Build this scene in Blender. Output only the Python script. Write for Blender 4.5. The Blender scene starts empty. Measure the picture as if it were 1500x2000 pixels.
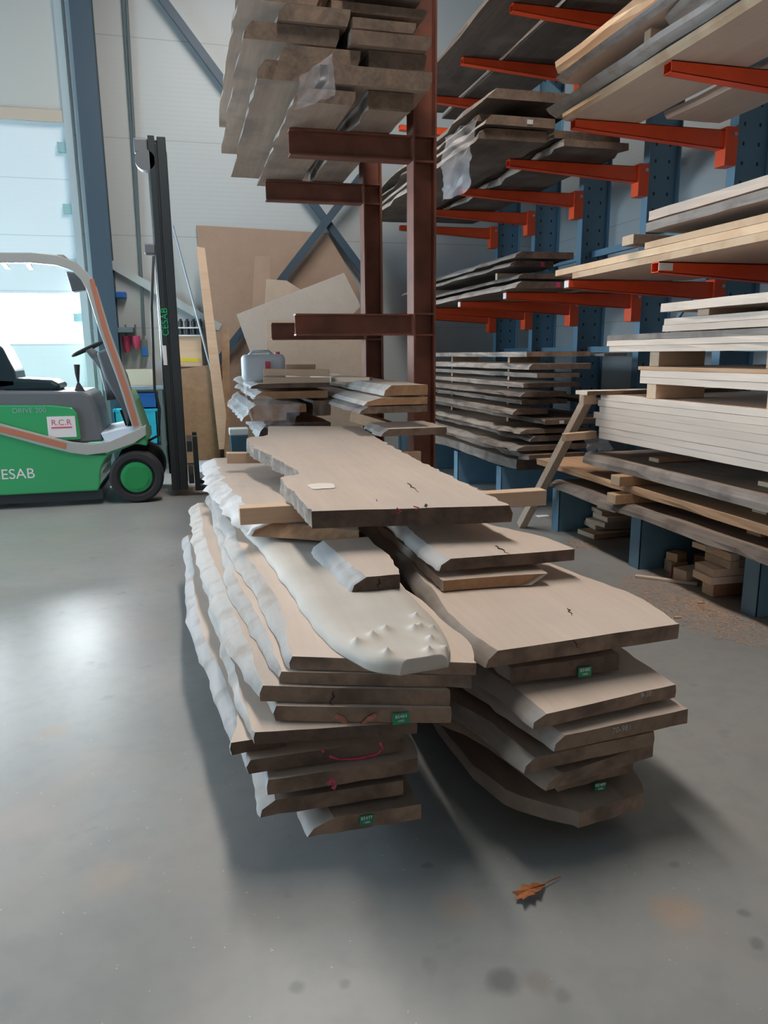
import bpy, bmesh, math, random
from mathutils import Vector, Matrix, noise
from math import sin, cos, pi, radians, atan, sqrt

# ------------------------------------------------------------------ camera
F = 1450.0; H = 1.3; PITCH = atan(309 / 1450.0); YAW = radians(14.5); ROLL = 0.01
fw = Vector((sin(YAW) * cos(PITCH), cos(YAW) * cos(PITCH), -sin(PITCH)))
r0 = Vector((cos(YAW), -sin(YAW), 0)); u0 = r0.cross(fw)
rt = r0 * cos(ROLL) - u0 * sin(ROLL); up = r0 * sin(ROLL) + u0 * cos(ROLL)
CAM = Vector((0, 0, H))
sc = bpy.context.scene
cd = bpy.data.cameras.new('camera'); cam = bpy.data.objects.new('camera', cd); sc.collection.objects.link(cam)
m = Matrix((rt, up, -fw)).transposed().to_4x4(); m.translation = CAM
cam.matrix_world = m
cd.sensor_fit = 'VERTICAL'; cd.sensor_height = 36; cd.lens = 36 * F / 2000.0; cd.clip_start = 0.02
sc.camera = cam
# ------------------------------------------------------------------ world, light, exposure
sc.view_settings.view_transform = 'Standard'; sc.view_settings.look = 'None'
sc.view_settings.gamma = 1.0; sc.view_settings.use_curve_mapping = False
sc.view_settings.exposure = 0.85
w = bpy.data.worlds.new('world'); sc.world = w; w.use_nodes = True
w.node_tree.nodes['Background'].inputs[0].default_value = (0.75, 0.86, 1.0, 1)
w.node_tree.nodes['Background'].inputs[1].default_value = 0.6
SKY_ROOF = 22.0      # radiance of the roof light
SKY_LEFT = 8.0      # radiance of the windows in the left wall
FILL_FRONT = 0.6     # radiance of the fill panel added behind the camera
SKY_DOOR = 44.0      # radiance behind the glazing of the roller door

def P(px, py, x=None, y=None, z=None):
    """point of the place seen at a photo pixel, on the plane x=, y= or z="""
    d = fw + rt * ((px - 750) / F) - up * ((py - 1000) / F)
    k = (x / d.x) if x is not None else (y / d.y) if y is not None else ((z - H) / d.z)
    return CAM + d * k
def Pf(px, py, zf):
    z = zf(0.8, 3.0)
    for _ in range(40):
        p = P(px, py, z=z); z = 0.5 * z + 0.5 * zf(p.x, p.y)
    return P(px, py, z=z)

# ------------------------------------------------------------------ helpers
COL = sc.collection
def tag(o, label=None, cat=None, group=None, kind=None):
    if label: o['label'] = label
    if cat: o['category'] = cat
    if group: o['group'] = group
    if kind: o['kind'] = kind
    return o
def empty(name, loc, label, cat, group=None, rz=0):
    o = bpy.data.objects.new(name, None); COL.objects.link(o); o.location = loc
    o.rotation_euler = (0, 0, rz); o.empty_display_size = .05
    return tag(o, label, cat, group)

class MB:
    def __init__(s): s.v = []; s.f = []; s.m = []
    def add(s, vs, fs, mi=0):
        b = len(s.v); s.v += [Vector(v) for v in vs]
        for f in fs: s.f.append(tuple(i + b for i in f)); s.m.append(mi)
        return s
    def box(s, a, b, mi=0):
        x0, y0, z0 = a; x1, y1, z1 = b
        x0, x1 = min(x0, x1), max(x0, x1); y0, y1 = min(y0, y1), max(y0, y1); z0, z1 = min(z0, z1), max(z0, z1)
        v = [(x0,y0,z0),(x1,y0,z0),(x1,y1,z0),(x0,y1,z0),(x0,y0,z1),(x1,y0,z1),(x1,y1,z1),(x0,y1,z1)]
        return s.add(v, [(0,3,2,1),(4,5,6,7),(0,1,5,4),(1,2,6,5),(2,3,7,6),(3,0,4,7)], mi)
    def bar(s, a, b, wd, ht, upv=(0,0,1), mi=0):
        """rectangular bar from a to b, wd across, ht along the up direction"""
        a = Vector(a); b = Vector(b); d = (b - a).normalized(); u = Vector(upv)
        sd = d.cross(u)
        if sd.length < 1e-4: sd = Vector((1, 0, 0))
        sd.normalize(); u = sd.cross(d).normalized()
        q = [a + sd*(i*wd/2) + u*(j*ht/2) for i, j in ((-1,-1),(1,-1),(1,1),(-1,1))]
        q += [p + (b - a) for p in q]
        return s.add(q, [(0,1,2,3),(7,6,5,4),(0,4,5,1),(1,5,6,2),(2,6,7,3),(3,7,4,0)], mi)
    def prism(s, poly, d, mi=0):
        """extrude a 3-D polygon along d"""
        n = len(poly); d = Vector(d); p = [Vector(q) for q in poly]
        fs = [tuple(range(n)), tuple(range(2*n-1, n-1, -1))] + [(i, n+i, n+(i+1)%n, (i+1)%n) for i in range(n)]
        return s.add(p + [q + d for q in p], fs, mi)
    def tube(s, pts, r, n=10, mi=0, cap=True):
        pts = [Vector(p) for p in pts]; rr = r if isinstance(r, (list, tuple)) else [r]*len(pts)
        rings = []; pu = None
        for i, p in enumerate(pts):
            d = (pts[min(i+1, len(pts)-1)] - pts[max(i-1, 0)]).normalized()
            if pu is None: pu = Vector((0,0,1)) if abs(d.z) < .9 else Vector((1,0,0))
            sd = d.cross(pu).normalized(); pu = sd.cross(d).normalized()
            rings.append([p + (sd*cos(2*pi*k/n) + pu*sin(2*pi*k/n))*rr[i] for k in range(n)])
        vs = [q for g in rings for q in g]
        fs = [(i*n+k, i*n+(k+1)%n, (i+1)*n+(k+1)%n, (i+1)*n+k) for i in range(len(pts)-1) for k in range(n)]
        if cap: fs += [tuple(range(n-1,-1,-1)), tuple((len(pts)-1)*n+k for k in range(n))]
        return s.add(vs, fs, mi)
    def lathe(s, c, prof, axis='y', n=32, mi=0):
        """prof = list of (distance along the axis, radius)"""
        c = Vector(c); A = {'x':Vector((1,0,0)),'y':Vector((0,1,0)),'z':Vector((0,0,1))}[axis]
        B = {'x':Vector((0,1,0)),'y':Vector((0,0,1)),'z':Vector((1,0,0))}[axis]; D = A.cross(B)
        vs = []
        for t, r in prof:
            vs += [c + A*t + (B*cos(2*pi*k/n) + D*sin(2*pi*k/n))*r for k in range(n)]
        fs = [(i*n+k, (i+1)*n+k, (i+1)*n+(k+1)%n, i*n+(k+1)%n) for i in range(len(prof)-1) for k in range(n)]
        fs += [tuple(range(n)), tuple((len(prof)-1)*n+k for k in range(n-1,-1,-1))]
        return s.add(vs, fs, mi)
    def ibeam(s, a, b, ht, fl, tf=.012, tw=.008, upv=(0,0,1), mi=0):
        a = Vector(a); b = Vector(b); d = (b - a).normalized(); u = Vector(upv)
        sd = d.cross(u).normalized(); u = sd.cross(d).normalized(); h = ht/2; f = fl/2; t = tw/2
        pr = [(-f,-h),(f,-h),(f,-h+tf),(t,-h+tf),(t,h-tf),(f,h-tf),(f,h),(-f,h),(-f,h-tf),(-t,h-tf),(-t,-h+tf),(-f,-h+tf)]
        return s.prism([a + sd*i + u*j for i, j in pr], b - a, mi)
    def build(s, name, mats, parent=None, bevel=0, smooth=False, loc=None, seg=2):
        c = Vector(loc) if loc is not None else (sum(s.v, Vector()) / len(s.v) if parent is None else Vector())
        off = c
        if parent is not None: 
            pm = parent.matrix_basis.copy()
            q = parent.parent
            while q: pm = q.matrix_basis @ pm; q = q.parent
            inv = pm.inverted(); vs = [inv @ v for v in s.v]
        else: vs = [v - off for v in s.v]
        me = bpy.data.meshes.new(name); me.from_pydata(vs, [], s.f)
        for mt in (mats if isinstance(mats, (list, tuple)) else [mats]): me.materials.append(mt)
        for p, i in zip(me.polygons, s.m): p.material_index = i; p.use_smooth = smooth
        bm = bmesh.new(); bm.from_mesh(me); bmesh.ops.recalc_face_normals(bm, faces=bm.faces); bm.to_mesh(me); bm.free()
        o = bpy.data.objects.new(name, me); COL.objects.link(o)
        if parent is not None: o.parent = parent
        else: o.location = off
        if bevel:
            b = o.modifiers.new('b', 'BEVEL'); b.width = bevel; b.segments = seg; b.limit_method = 'ANGLE'; b.angle_limit = radians(40)
        return o

def text(s, size, mat, origin, xdir, ydir, parent, name='lettering', depth=.0006):
    cu = bpy.data.curves.new('t', 'FONT'); cu.body = s; cu.size = size; cu.extrude = depth
    cu.align_x = 'CENTER'; cu.align_y = 'CENTER'
    t = bpy.data.objects.new('t', cu); COL.objects.link(t)
    dg = bpy.context.evaluated_depsgraph_get(); me = bpy.data.meshes.new_from_object(t.evaluated_get(dg))
    bpy.data.objects.remove(t)
    X = Vector(xdir).normalized(); Y = Vector(ydir).normalized(); Z = X.cross(Y)
    M = Matrix((X, Y, Z)).transposed().to_4x4(); M.translation = Vector(origin)
    mb = MB(); mb.v = [M @ v.co for v in me.vertices]; mb.f = [tuple(p.vertices) for p in me.polygons]; mb.m = [0]*len(mb.f)
    return mb.build(name, mat, parent)

# ------------------------------------------------------------------ materials
def mat(name, col, rough=.6, metal=0, spec=.5, noise_amt=0, noise_scale=8, bump=0, alpha=1, coat=0, trans=0, stretch=(1,1,1)):
    mt = bpy.data.materials.new(name); mt.use_nodes = True; nt = mt.node_tree; b = nt.nodes['Principled BSDF']
    b.inputs['Base Color'].default_value = (*col, 1); b.inputs['Roughness'].default_value = rough
    b.inputs['Metallic'].default_value = metal; b.inputs['Specular IOR Level'].default_value = spec
    b.inputs['Alpha'].default_value = alpha; b.inputs['Coat Weight'].default_value = coat
    b.inputs['Transmission Weight'].default_value = trans
    if noise_amt or bump:
        tc = nt.nodes.new('ShaderNodeTexCoord'); mp = nt.nodes.new('ShaderNodeMapping'); mp.inputs['Scale'].default_value = stretch
        nz = nt.nodes.new('ShaderNodeTexNoise'); nz.inputs['Scale'].default_value = noise_scale; nz.inputs['Detail'].default_value = 5
        nt.links.new(tc.outputs['Object'], mp.inputs[0]); nt.links.new(mp.outputs[0], nz.inputs['Vector'])
        if noise_amt:
            r = nt.nodes.new('ShaderNodeMapRange'); r.inputs[1].default_value = .3; r.inputs[2].default_value = .7
            r.inputs[3].default_value = 1 - noise_amt; r.inputs[4].default_value = 1 + noise_amt
            mx = nt.nodes.new('ShaderNodeVectorMath'); mx.operation = 'SCALE'; mx.inputs[0].default_value = col
            nt.links.new(nz.outputs['Fac'], r.inputs[0]); nt.links.new(r.outputs[0], mx.inputs['Scale'])
            nt.links.new(mx.outputs[0], b.inputs['Base Color'])
        if bump:
            bp = nt.nodes.new('ShaderNodeBump'); bp.inputs['Strength'].default_value = bump; bp.inputs['Distance'].default_value = .01
            nt.links.new(nz.outputs['Fac'], bp.inputs['Height']); nt.links.new(bp.outputs[0], b.inputs['Normal'])
    return mt

def wood(name, c1, c2, axis='y', rough=.75, fine=1.0, stain=None, stain_amt=.5, stain_scale=3, var=.14, bump=.15):
    """sawn timber: grain stretched along one axis, object to object variation, cloudy stains"""
    mt = bpy.data.materials.new(name); mt.use_nodes = True; nt = mt.node_tree; b = nt.nodes['Principled BSDF']; L = nt.links.new
    tc = nt.nodes.new('ShaderNodeTexCoord'); oi = nt.nodes.new('ShaderNodeObjectInfo')
    add = nt.nodes.new('ShaderNodeVectorMath'); add.operation = 'ADD'
    sc_ = nt.nodes.new('ShaderNodeVectorMath'); sc_.operation = 'SCALE'; sc_.inputs[0].default_value = (37, 91, 53)
    L(oi.outputs['Random'], sc_.inputs['Scale']); L(tc.outputs['Object'], add.inputs[0]); L(sc_.outputs[0], add.inputs[1])
    mp = nt.nodes.new('ShaderNodeMapping')
    s = {'y': (1, .06, 1), 'x': (.06, 1, 1), 'z': (1, 1, .06), 'n': (1, 1, 1)}[axis]
    mp.inputs['Scale'].default_value = s
    L(add.outputs[0], mp.inputs[0])
    n1 = nt.nodes.new('ShaderNodeTexNoise'); n1.inputs['Scale'].default_value = 38 * fine; n1.inputs['Detail'].default_value = 6
    n1.inputs['Distortion'].default_value = .6
    n2 = nt.nodes.new('ShaderNodeTexNoise'); n2.inputs['Scale'].default_value = 7 * fine; n2.inputs['Detail'].default_value = 3
    L(mp.outputs[0], n1.inputs['Vector']); L(mp.outputs[0], n2.inputs['Vector'])
    av = nt.nodes.new('ShaderNodeMath'); av.operation = 'ADD'; L(n1.outputs['Fac'], av.inputs[0]); L(n2.outputs['Fac'], av.inputs[1])
    mr = nt.nodes.new('ShaderNodeMapRange'); mr.inputs[1].default_value = .75; mr.inputs[2].default_value = 1.3; L(av.outputs[0], mr.inputs[0])
    mx = nt.nodes.new('ShaderNodeMix'); mx.data_type = 'RGBA'
    mx.inputs[6].default_value = (*c1, 1); mx.inputs[7].default_value = (*c2, 1); L(mr.outputs[0], mx.inputs[0])
    out = mx.outputs[2]
    if stain:
        n3 = nt.nodes.new('ShaderNodeTexNoise'); n3.inputs['Scale'].default_value = stain_scale; n3.inputs['Detail'].default_value = 4
        L(add.outputs[0], n3.inputs['Vector'])
        m3 = nt.nodes.new('ShaderNodeMapRange'); m3.inputs[1].default_value = .48; m3.inputs[2].default_value = .66
        m3.inputs[4].default_value = stain_amt; L(n3.outputs['Fac'], m3.inputs[0])
        x3 = nt.nodes.new('ShaderNodeMix'); x3.data_type = 'RGBA'; x3.inputs[7].default_value = (*stain, 1)
        L(m3.outputs[0], x3.inputs[0]); L(out, x3.inputs[6]); out = x3.outputs[2]
    vr = nt.nodes.new('ShaderNodeMapRange'); vr.inputs[3].default_value = 1 - var; vr.inputs[4].default_value = 1 + var
    L(oi.outputs['Random'], vr.inputs[0])
    vs = nt.nodes.new('ShaderNodeVectorMath'); vs.operation = 'SCALE'; L(out, vs.inputs[0]); L(vr.outputs[0], vs.inputs['Scale'])
    L(vs.outputs[0], b.inputs['Base Color']); b.inputs['Roughness'].default_value = rough; b.inputs['Specular IOR Level'].default_value = .25
    if bump:
        bp = nt.nodes.new('ShaderNodeBump'); bp.inputs['Strength'].default_value = bump; bp.inputs['Distance'].default_value = .004
        L(n1.outputs['Fac'], bp.inputs['Height']); L(bp.outputs[0], b.inputs['Normal'])
    return mt

W = {}
W['face'] = wood('sawn face', (.61,.495,.41), (.55,.44,.36), 'y', stain=(.46,.40,.36), stain_amt=.35, bump=.06)
W['face_old'] = wood('weathered sawn face', (.36,.275,.215), (.27,.20,.155), 'y', stain=(.16,.13,.115), stain_amt=.6)
W['face_shaded'] = wood('shade darkened face', (.13,.10,.08), (.075,.058,.048), 'y', stain=(.2,.16,.13), stain_amt=.5)  # shade of the deep rack loads put into the wood colour
W['face_warm'] = wood('fresh reddish face', (.52,.33,.20), (.40,.23,.13), 'y')
W['face_pale'] = wood('fresh pale face', (.74,.605,.50), (.67,.54,.44), 'y', var=.05)
W['end'] = wood('end grain', (.31,.215,.155), (.20,.135,.10), 'n', stain=(.10,.072,.06), stain_amt=.7, stain_scale=7, rough=.85)
W['end_dark'] = wood('darkened end grain', (.14,.095,.075), (.07,.05,.043), 'n', stain=(.2,.14,.1), stain_amt=.6, stain_scale=8, rough=.85)
W['end_fresh'] = wood('fresh cut end', (.46,.27,.15), (.36,.2,.11), 'n', rough=.8)
W['wane'] = wood('bare waney edge', (.46,.42,.385), (.35,.31,.28), 'y', fine=.6, stain=(.30,.22,.16), stain_amt=.55, stain_scale=9, bump=.6)
W['wane_white'] = wood('white waney edge', (.52,.50,.49), (.40,.375,.355), 'y', fine=.6, stain=(.2,.15,.12), stain_amt=.4, stain_scale=10, bump=.6)
W['bark'] = wood('rough bark edge', (.27,.21,.17), (.15,.11,.09), 'y', fine=.8, stain=(.5,.4,.3), stain_amt=.5, stain_scale=14, bump=1)
W['wane_top'] = wood('bare rounded log surface', (.58,.53,.47), (.49,.445,.39), 'y', fine=.5, stain=(.42,.38,.34), stain_amt=.4, var=.03)
W['beam'] = wood('planed beam', (.66,.47,.33), (.56,.38,.26), 'x', var=.06)
W['beam_end'] = wood('beam end', (.60,.44,.31), (.52,.37,.25), 'n')
W['post'] = wood('grey timber post', (.50,.40,.32), (.38,.30,.235), 'z')
W['old_end'] = wood('old end grain', (.22,.16,.12), (.12,.088,.07), 'n', stain=(.3,.2,.14), stain_amt=.5, stain_scale=8)
W['old_edge'] = wood('old weathered edge', (.34,.30,.265), (.19,.155,.135), 'y', fine=.7, stain=(.10,.08,.07), stain_amt=.6, stain_scale=5, bump=.6)
W['lam'] = wood('glued laminated edge', (.70,.52,.35), (.60,.40,.25), 'y', stain=(.45,.25,.14), stain_amt=.5, stain_scale=6, fine=.4)
M_ = {}
M_['orange'] = mat('orange powder coat', (.78,.085,.02), .40, noise_amt=.06)
M_['blue'] = mat('blue powder coat', (.11,.22,.31), .45, noise_amt=.08)
def perf_mat():
    mt = mat('perforated blue steel', (.11,.22,.31), .45); nt = mt.node_tree; b = nt.nodes['Principled BSDF']; L = nt.links.new
    g = nt.nodes.new('ShaderNodeNewGeometry'); sp = nt.nodes.new('ShaderNodeSeparateXYZ'); L(g.outputs['Position'], sp.inputs[0])
    def mth(op, *a):
        n = nt.nodes.new('ShaderNodeMath'); n.operation = op
        for i, v in enumerate(a):
            if isinstance(v, (int, float)): n.inputs[i].default_value = v
            else: L(v, n.inputs[i])
        return n.outputs[0]
    zf_ = mth('LESS_THAN', mth('FRACT', mth('DIVIDE', sp.outputs['Z'], .13)), .2)
    d = mth('ABSOLUTE', mth('SUBTRACT', mth('ABSOLUTE', mth('SUBTRACT', sp.outputs['X'], 4.01)), .065))
    k = mth('MULTIPLY', zf_, mth('LESS_THAN', d, .009))
    x = nt.nodes.new('ShaderNodeMix'); x.data_type = 'RGBA'; L(k, x.inputs[0]); x.inputs[6].default_value = (.11,.22,.31,1); x.inputs[7].default_value = (.008,.01,.012,1)
    L(x.outputs[2], b.inputs['Base Color']); return mt
M_['perf'] = perf_mat()
M_['rust'] = mat('red oxide steel', (.17,.055,.032), .6, noise_amt=.3, noise_scale=6)
M_['colblue'] = mat('dark blue steel', (.035,.065,.095), .5)
M_['white'] = mat('white plastic', (.75,.77,.78), .5)
M_['pink'] = mat('pink marking paint', (.55,.06,.14), .7, noise_amt=.3, noise_scale=60)
M_['salmon'] = mat('faded orange paint', (.42,.17,.12), .8, noise_amt=.3, noise_scale=60)
M_['chalk'] = mat('white chalk', (.42,.38,.35), .9)
M_['tag'] = mat('green plastic tag', (.01,.26,.13), .4)
M_['crack'] = mat('drying crack', (.03,.022,.018), .95)
M_['film'] = mat('clear plastic film', (.75,.75,.80), .25, alpha=.28, bump=.8, noise_scale=20)
M_['green'] = mat('green truck paint', (.035,.33,.12), .32, coat=.3)
M_['greyplastic'] = mat('grey plastic cover', (.12,.13,.14), .5)
M_['guard'] = mat('light grey guard paint', (.38,.38,.36), .4)
M_['stripe'] = mat('orange grey tape', (.45,.16,.09), .5)
M_['black'] = mat('black rubber', (.018,.018,.02), .75)
M_['blacksteel'] = mat('black steel', (.018,.024,.028), .45)
M_['seat'] = mat('black seat vinyl', (.012,.03,.038), .3)
M_['rim'] = mat('green rim', (.012,.24,.07), .4)
M_['sticker'] = mat('white sticker', (.72,.68,.68), .5)
M_['red'] = mat('red print', (.6,.08,.12), .5)
M_['mdf'] = wood('brown fibreboard', (.36,.255,.19), (.33,.23,.17), 'n', stain=(.31,.21,.16), stain_amt=.4, bump=0, var=.05)
M_['card'] = wood('brown cardboard', (.44,.35,.28), (.40,.32,.25), 'n', bump=0, var=.1)
M_['cardgrey'] = wood('grey cardboard', (.46,.41,.36), (.42,.375,.33), 'n', bump=0, var=.04)
M_['osb'] = wood('plywood', (.42,.27,.17), (.32,.20,.12), 'n', fine=.5, stain=(.26,.16,.1), stain_amt=.5)
M_['bluebox'] = mat('blue plastic', (.01,.12,.42), .4)
M_['cyanbox'] = mat('cyan plastic', (.02,.42,.6), .4)
M_['cable'] = mat('grey cable', (.10,.13,.14), .6)
M_['plug'] = mat('magenta plastic', (.52,.05,.13), .5)
M_['yellow'] = mat('yellow strip', (.65,.55,.03), .5)
M_['metal'] = mat('galvanised steel', (.42,.47,.5), .35, metal=.7)
M_['jerry'] = mat('translucent white plastic', (.62,.68,.74), .4, trans=.15)
M_['leaf'] = mat('dry brown leaf', (.36,.12,.035), .7, noise_amt=.3, noise_scale=40)
M_['tealtrim'] = mat('teal seal', (.25,.42,.42), .5)

# concrete floor
def floor_mat():
    mt = bpy.data.materials.new('polished concrete'); mt.use_nodes = True; nt = mt.node_tree; b = nt.nodes['Principled BSDF']; L = nt.links.new
    tc = nt.nodes.new('ShaderNodeTexCoord')
    def nz(scale, det=6, dist=0):
        n = nt.nodes.new('ShaderNodeTexNoise'); n.inputs['Scale'].default_value = scale; n.inputs['Detail'].default_value = det
        n.inputs['Distortion'].default_value = dist; L(tc.outputs['Object'], n.inputs['Vector']); return n
    def rng(src, a, b_, c, d):
        r = nt.nodes.new('ShaderNodeMapRange'); r.inputs[1].default_value = a; r.inputs[2].default_value = b_
        r.inputs[3].default_value = c; r.inputs[4].default_value = d; L(src, r.inputs[0]); return r.outputs[0]
    def mix(fac, c1, c2):
        x = nt.nodes.new('ShaderNodeMix'); x.data_type = 'RGBA'; L(fac, x.inputs[0])
        if isinstance(c1, tuple): x.inputs[6].default_value = (*c1, 1)
        else: L(c1, x.inputs[6])
        x.inputs[7].default_value = (*c2, 1); return x.outputs[2]
    a = nz(1.1, 5, .5); c = nz(14, 8); d = nz(2.3, 4, .3); e = nz(8, 2)
    col = mix(rng(a.outputs['Fac'], .3, .7, 0, 1), (.235,.235,.226), (.29,.288,.276))
    col = mix(rng(c.outputs['Fac'], .45, .8, 0, .5), col, (.20,.20,.20))
    col = mix(rng(d.outputs['Fac'], .52, .80, 0, .38), col, (.36,.28,.23))
    col = mix(rng(e.outputs['Fac'], .68, .80, 0, .5), col, (.12,.125,.125))
    # oil spots and dusty patches with their own place on the slab
    g = nt.nodes.new('ShaderNodeNewGeometry')
    wob = nt.nodes.new('ShaderNodeVectorMath'); wob.operation = 'SCALE'; wob.inputs['Scale'].default_value = .035
    L(c.outputs['Color'], wob.inputs[0])
    pos = nt.nodes.new('ShaderNodeVectorMath'); pos.operation = 'ADD'; L(g.outputs['Position'], pos.inputs[0]); L(wob.outputs[0], pos.inputs[1])
    for px, py, rad, cc, am in ((985,1915,.030,(.10,.105,.11),.75),(1052,1920,.028,(.19,.165,.14),.5),(580,1928,.016,(.12,.125,.13),.55),(672,1924,.012,(.12,.125,.13),.5),
                                (1100,1945,.016,(.14,.14,.14),.5),(1455,1783,.014,(.12,.12,.12),.6),(1480,1842,.014,(.12,.12,.12),.6),(832,1690,.013,(.13,.13,.13),.5),(1318,1690,.013,(.13,.13,.13),.5),
                                (105,1430,.045,(.30,.22,.16),.55),(895,1770,.045,(.36,.27,.21),.4),(215,1715,.06,(.37,.29,.23),.45),(1320,1780,.05,(.42,.28,.19),.45),(40,1610,.08,(.36,.30,.27),.4)):
        p = P(px, py, z=0); dn = nt.nodes.new('ShaderNodeVectorMath'); dn.operation = 'DISTANCE'; L(pos.outputs[0], dn.inputs[0]); dn.inputs[1].default_value = (p.x+.0175, p.y+.0175, .0175)
        col = mix(rng(dn.outputs['Value'], rad*.6, rad*1.5, am, 0), col, cc)
    L(col, b.inputs['Base Color'])
    L(rng(a.outputs['Fac'], .3, .7, .30, .40), b.inputs['Roughness']); b.inputs['Specular IOR Level'].default_value = .5
    bp = nt.nodes.new('ShaderNodeBump'); bp.inputs['Strength'].default_value = .12; bp.inputs['Distance'].default_value = .004
    L(c.outputs['Fac'], bp.inputs['Height']); L(bp.outputs[0], b.inputs['Normal'])
    return mt

def panel_mat(name, col, seam=1.05, z0=.0, dark=.75, axis='z'):
    """ribbed sandwich panel wall with a shadow-gap joint every `seam` metres (object z)"""
    mt = bpy.data.materials.new(name); mt.use_nodes = True; nt = mt.node_tree; b = nt.nodes['Principled BSDF']; L = nt.links.new
    g = nt.nodes.new('ShaderNodeNewGeometry'); sp = nt.nodes.new('ShaderNodeSeparateXYZ'); L(g.outputs['Position'], sp.inputs[0])
    def mth(op, *a):
        n = nt.nodes.new('ShaderNodeMath'); n.operation = op
        for i, v in enumerate(a):
            if isinstance(v, (int, float)): n.inputs[i].default_value = v
            else: L(v, n.inputs[i])
        return n.outputs[0]
    t = mth('DIVIDE', mth('SUBTRACT', sp.outputs['Z'], z0), seam)
    fr = mth('FRACT', t); dd = mth('ABSOLUTE', mth('SUBTRACT', fr, .5))
    k = mth('GREATER_THAN', dd, .5 - .006 / seam)
    x = nt.nodes.new('ShaderNodeMix'); x.data_type = 'RGBA'; L(k, x.inputs[0]); x.inputs[6].default_value = (*col, 1)
    x.inputs[7].default_value = tuple(c * dark for c in col) + (1,); L(x.outputs[2], b.inputs['Base Color'])
    rib = mth('SINE', mth('MULTIPLY', sp.outputs['Z'], 2 * pi / .05))
    bp = nt.nodes.new('ShaderNodeBump'); bp.inputs['Strength'].default_value = .05; bp.inputs['Distance'].default_value = .004
    L(rib, bp.inputs['Height']); L(bp.outputs[0], b.inputs['Normal']); b.inputs['Roughness'].default_value = .45
    return mt
def emit(name, col, s):
    mt = bpy.data.materials.new(name); mt.use_nodes = True; nt = mt.node_tree; nt.nodes.clear()
    e = nt.nodes.new('ShaderNodeEmission'); o = nt.nodes.new('ShaderNodeOutputMaterial')
    e.inputs[0].default_value = (*col, 1); e.inputs[1].default_value = s; nt.links.new(e.outputs[0], o.inputs[0]); return mt

# ------------------------------------------------------------------ the setting
YW = 9.6; XL = -7.0; XR = 4.75; YB = -5.0; ZC = 6.2
def struct(name, mb, mt, parent=None, **k):
    o = mb.build(name, mt, parent, **k)
    if parent is None: o['kind'] = 'structure'
    return o
struct('floor', MB().box((XL, YB, -.2), (XR, YW, 0)), floor_mat())
struct('ceiling', MB().box((XL, YB, ZC), (XR, YW, ZC+.2)), mat('ceiling sheet', (.16,.165,.165), .7))
wallm = panel_mat('wall panel', (.42,.45,.455), 1.05, z0=.58)
DX0, DX1, DZ = -5.2, -1.13, 3.87       # roller door opening
struct('wall_back', MB().box((DX1, YW, 0), (XR, YW+.2, ZC)).box((XL, YW, 0), (DX0, YW+.2, ZC)), wallm)
struct('wall_above_door', MB().box((DX0, YW, DZ), (DX1, YW+.2, ZC)), mat('beige lintel panel', (.44,.45,.42), .6))
struct('wall_right', MB().box((XR, YB, 0), (XR+.2, YW, ZC)), wallm)
struct('wall_front', MB().box((XL, YB-.2, 0), (XR, YB, .4)).box((XL, YB-.2, 2.4), (XR, YB, ZC)).box((XL, YB-.2, .4), (-2.5, YB, 2.4)).box((3.5, YB-.2, .4), (XR, YB, 2.4)), mat('dark far wall', (.10,.095,.09), .7))
struct('wall_left', MB().box((XL-.2, YB, 0), (XL, YW, 1.0)).box((XL-.2, YB, 2.9), (XL, YW, ZC)).box((XL-.2, YB, 1.0), (XL, 2.4, 2.9)).box((XL-.2, 8.6, 1.0), (XL, YW, 2.9)), wallm)
struct('window_2', MB().box((XL-.15, 2.4, 1.0), (XL-.1, 8.6, 2.9)), emit('daylight left', (.58,.80,1.0), SKY_LEFT))
struct('fill_panel', MB().box((-2.5, YB-.15, .4), (3.5, YB-.1, 2.4)), emit('front fill', (1.0,.95,.9), FILL_FRONT))  # unseen glowing panel, added as weak fill from behind the camera
struct('window_3', MB().box((.50, 2.2, ZC-.03), (1.05, 7.2, ZC-.01)), emit('roof light', (1.0,.93,.86), SKY_ROOF))
# roller door
dr = struct('door_1', MB().box((DX0, YW+.05, 0), (DX1, YW+.1, 1.46)).box((DX0, YW+.05, 2.02), (DX1, YW+.1, DZ)).box((-1.2, YW+.05, 1.46), (DX1, YW+.1, 2.02)),
     panel_mat('door panel', (.66,.74,.77), .61, z0=.22, dark=.8))
struct('window_1', MB().box((DX0, YW+.07, 1.46), (-1.2, YW+.09, 2.02)), emit('daylight door', (.86,.95,1.0), SKY_DOOR))
struct('trim_1', MB().box((DX1-.02, YW-.06, 0), (DX1+.06, YW, DZ+1.5)).box((DX1+.1, YW-.10, 0), (DX1+.16, YW, 5.6)), mat('door track', (.42,.50,.53), .4, metal=.3))
struct('trim_2', MB().box((DX0, YW-.03, DZ-.02), (DX1, YW, DZ+.1)), mat('beige lintel trim', (.46,.39,.31), .6))
hg = MB()
for z in (.9, 1.75, 2.35, 2.95, 3.6): hg.box((DX1-.12, YW-.01, z-.05), (DX1-.02, YW+.05, z+.05))
struct('trim_3', hg, M_['tealtrim'])
struct('trim_4', MB().ibeam((-.86, YW-.14, 0), (-.86, YW-.14, ZC), .24, .22, .014, .01, upv=(0,1,0)), M_['colblue'])
# wall bracing
def brace(a, b): return MB().bar(a, b, .05, .09)
ya = YW-.06
struct('trim_5', brace(P(300,-25,y=ya-.07), P(735,565,y=ya-.07)), M_['colblue'])
struct('trim_6', brace(P(705,345,y=ya-.13), P(425,708,y=ya-.13)), M_['colblue'])
struct('trim_7', brace(P(215,515,y=ya), P(430,640,y=ya)), mat('pale brace', (.40,.45,.46), .5))

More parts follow.
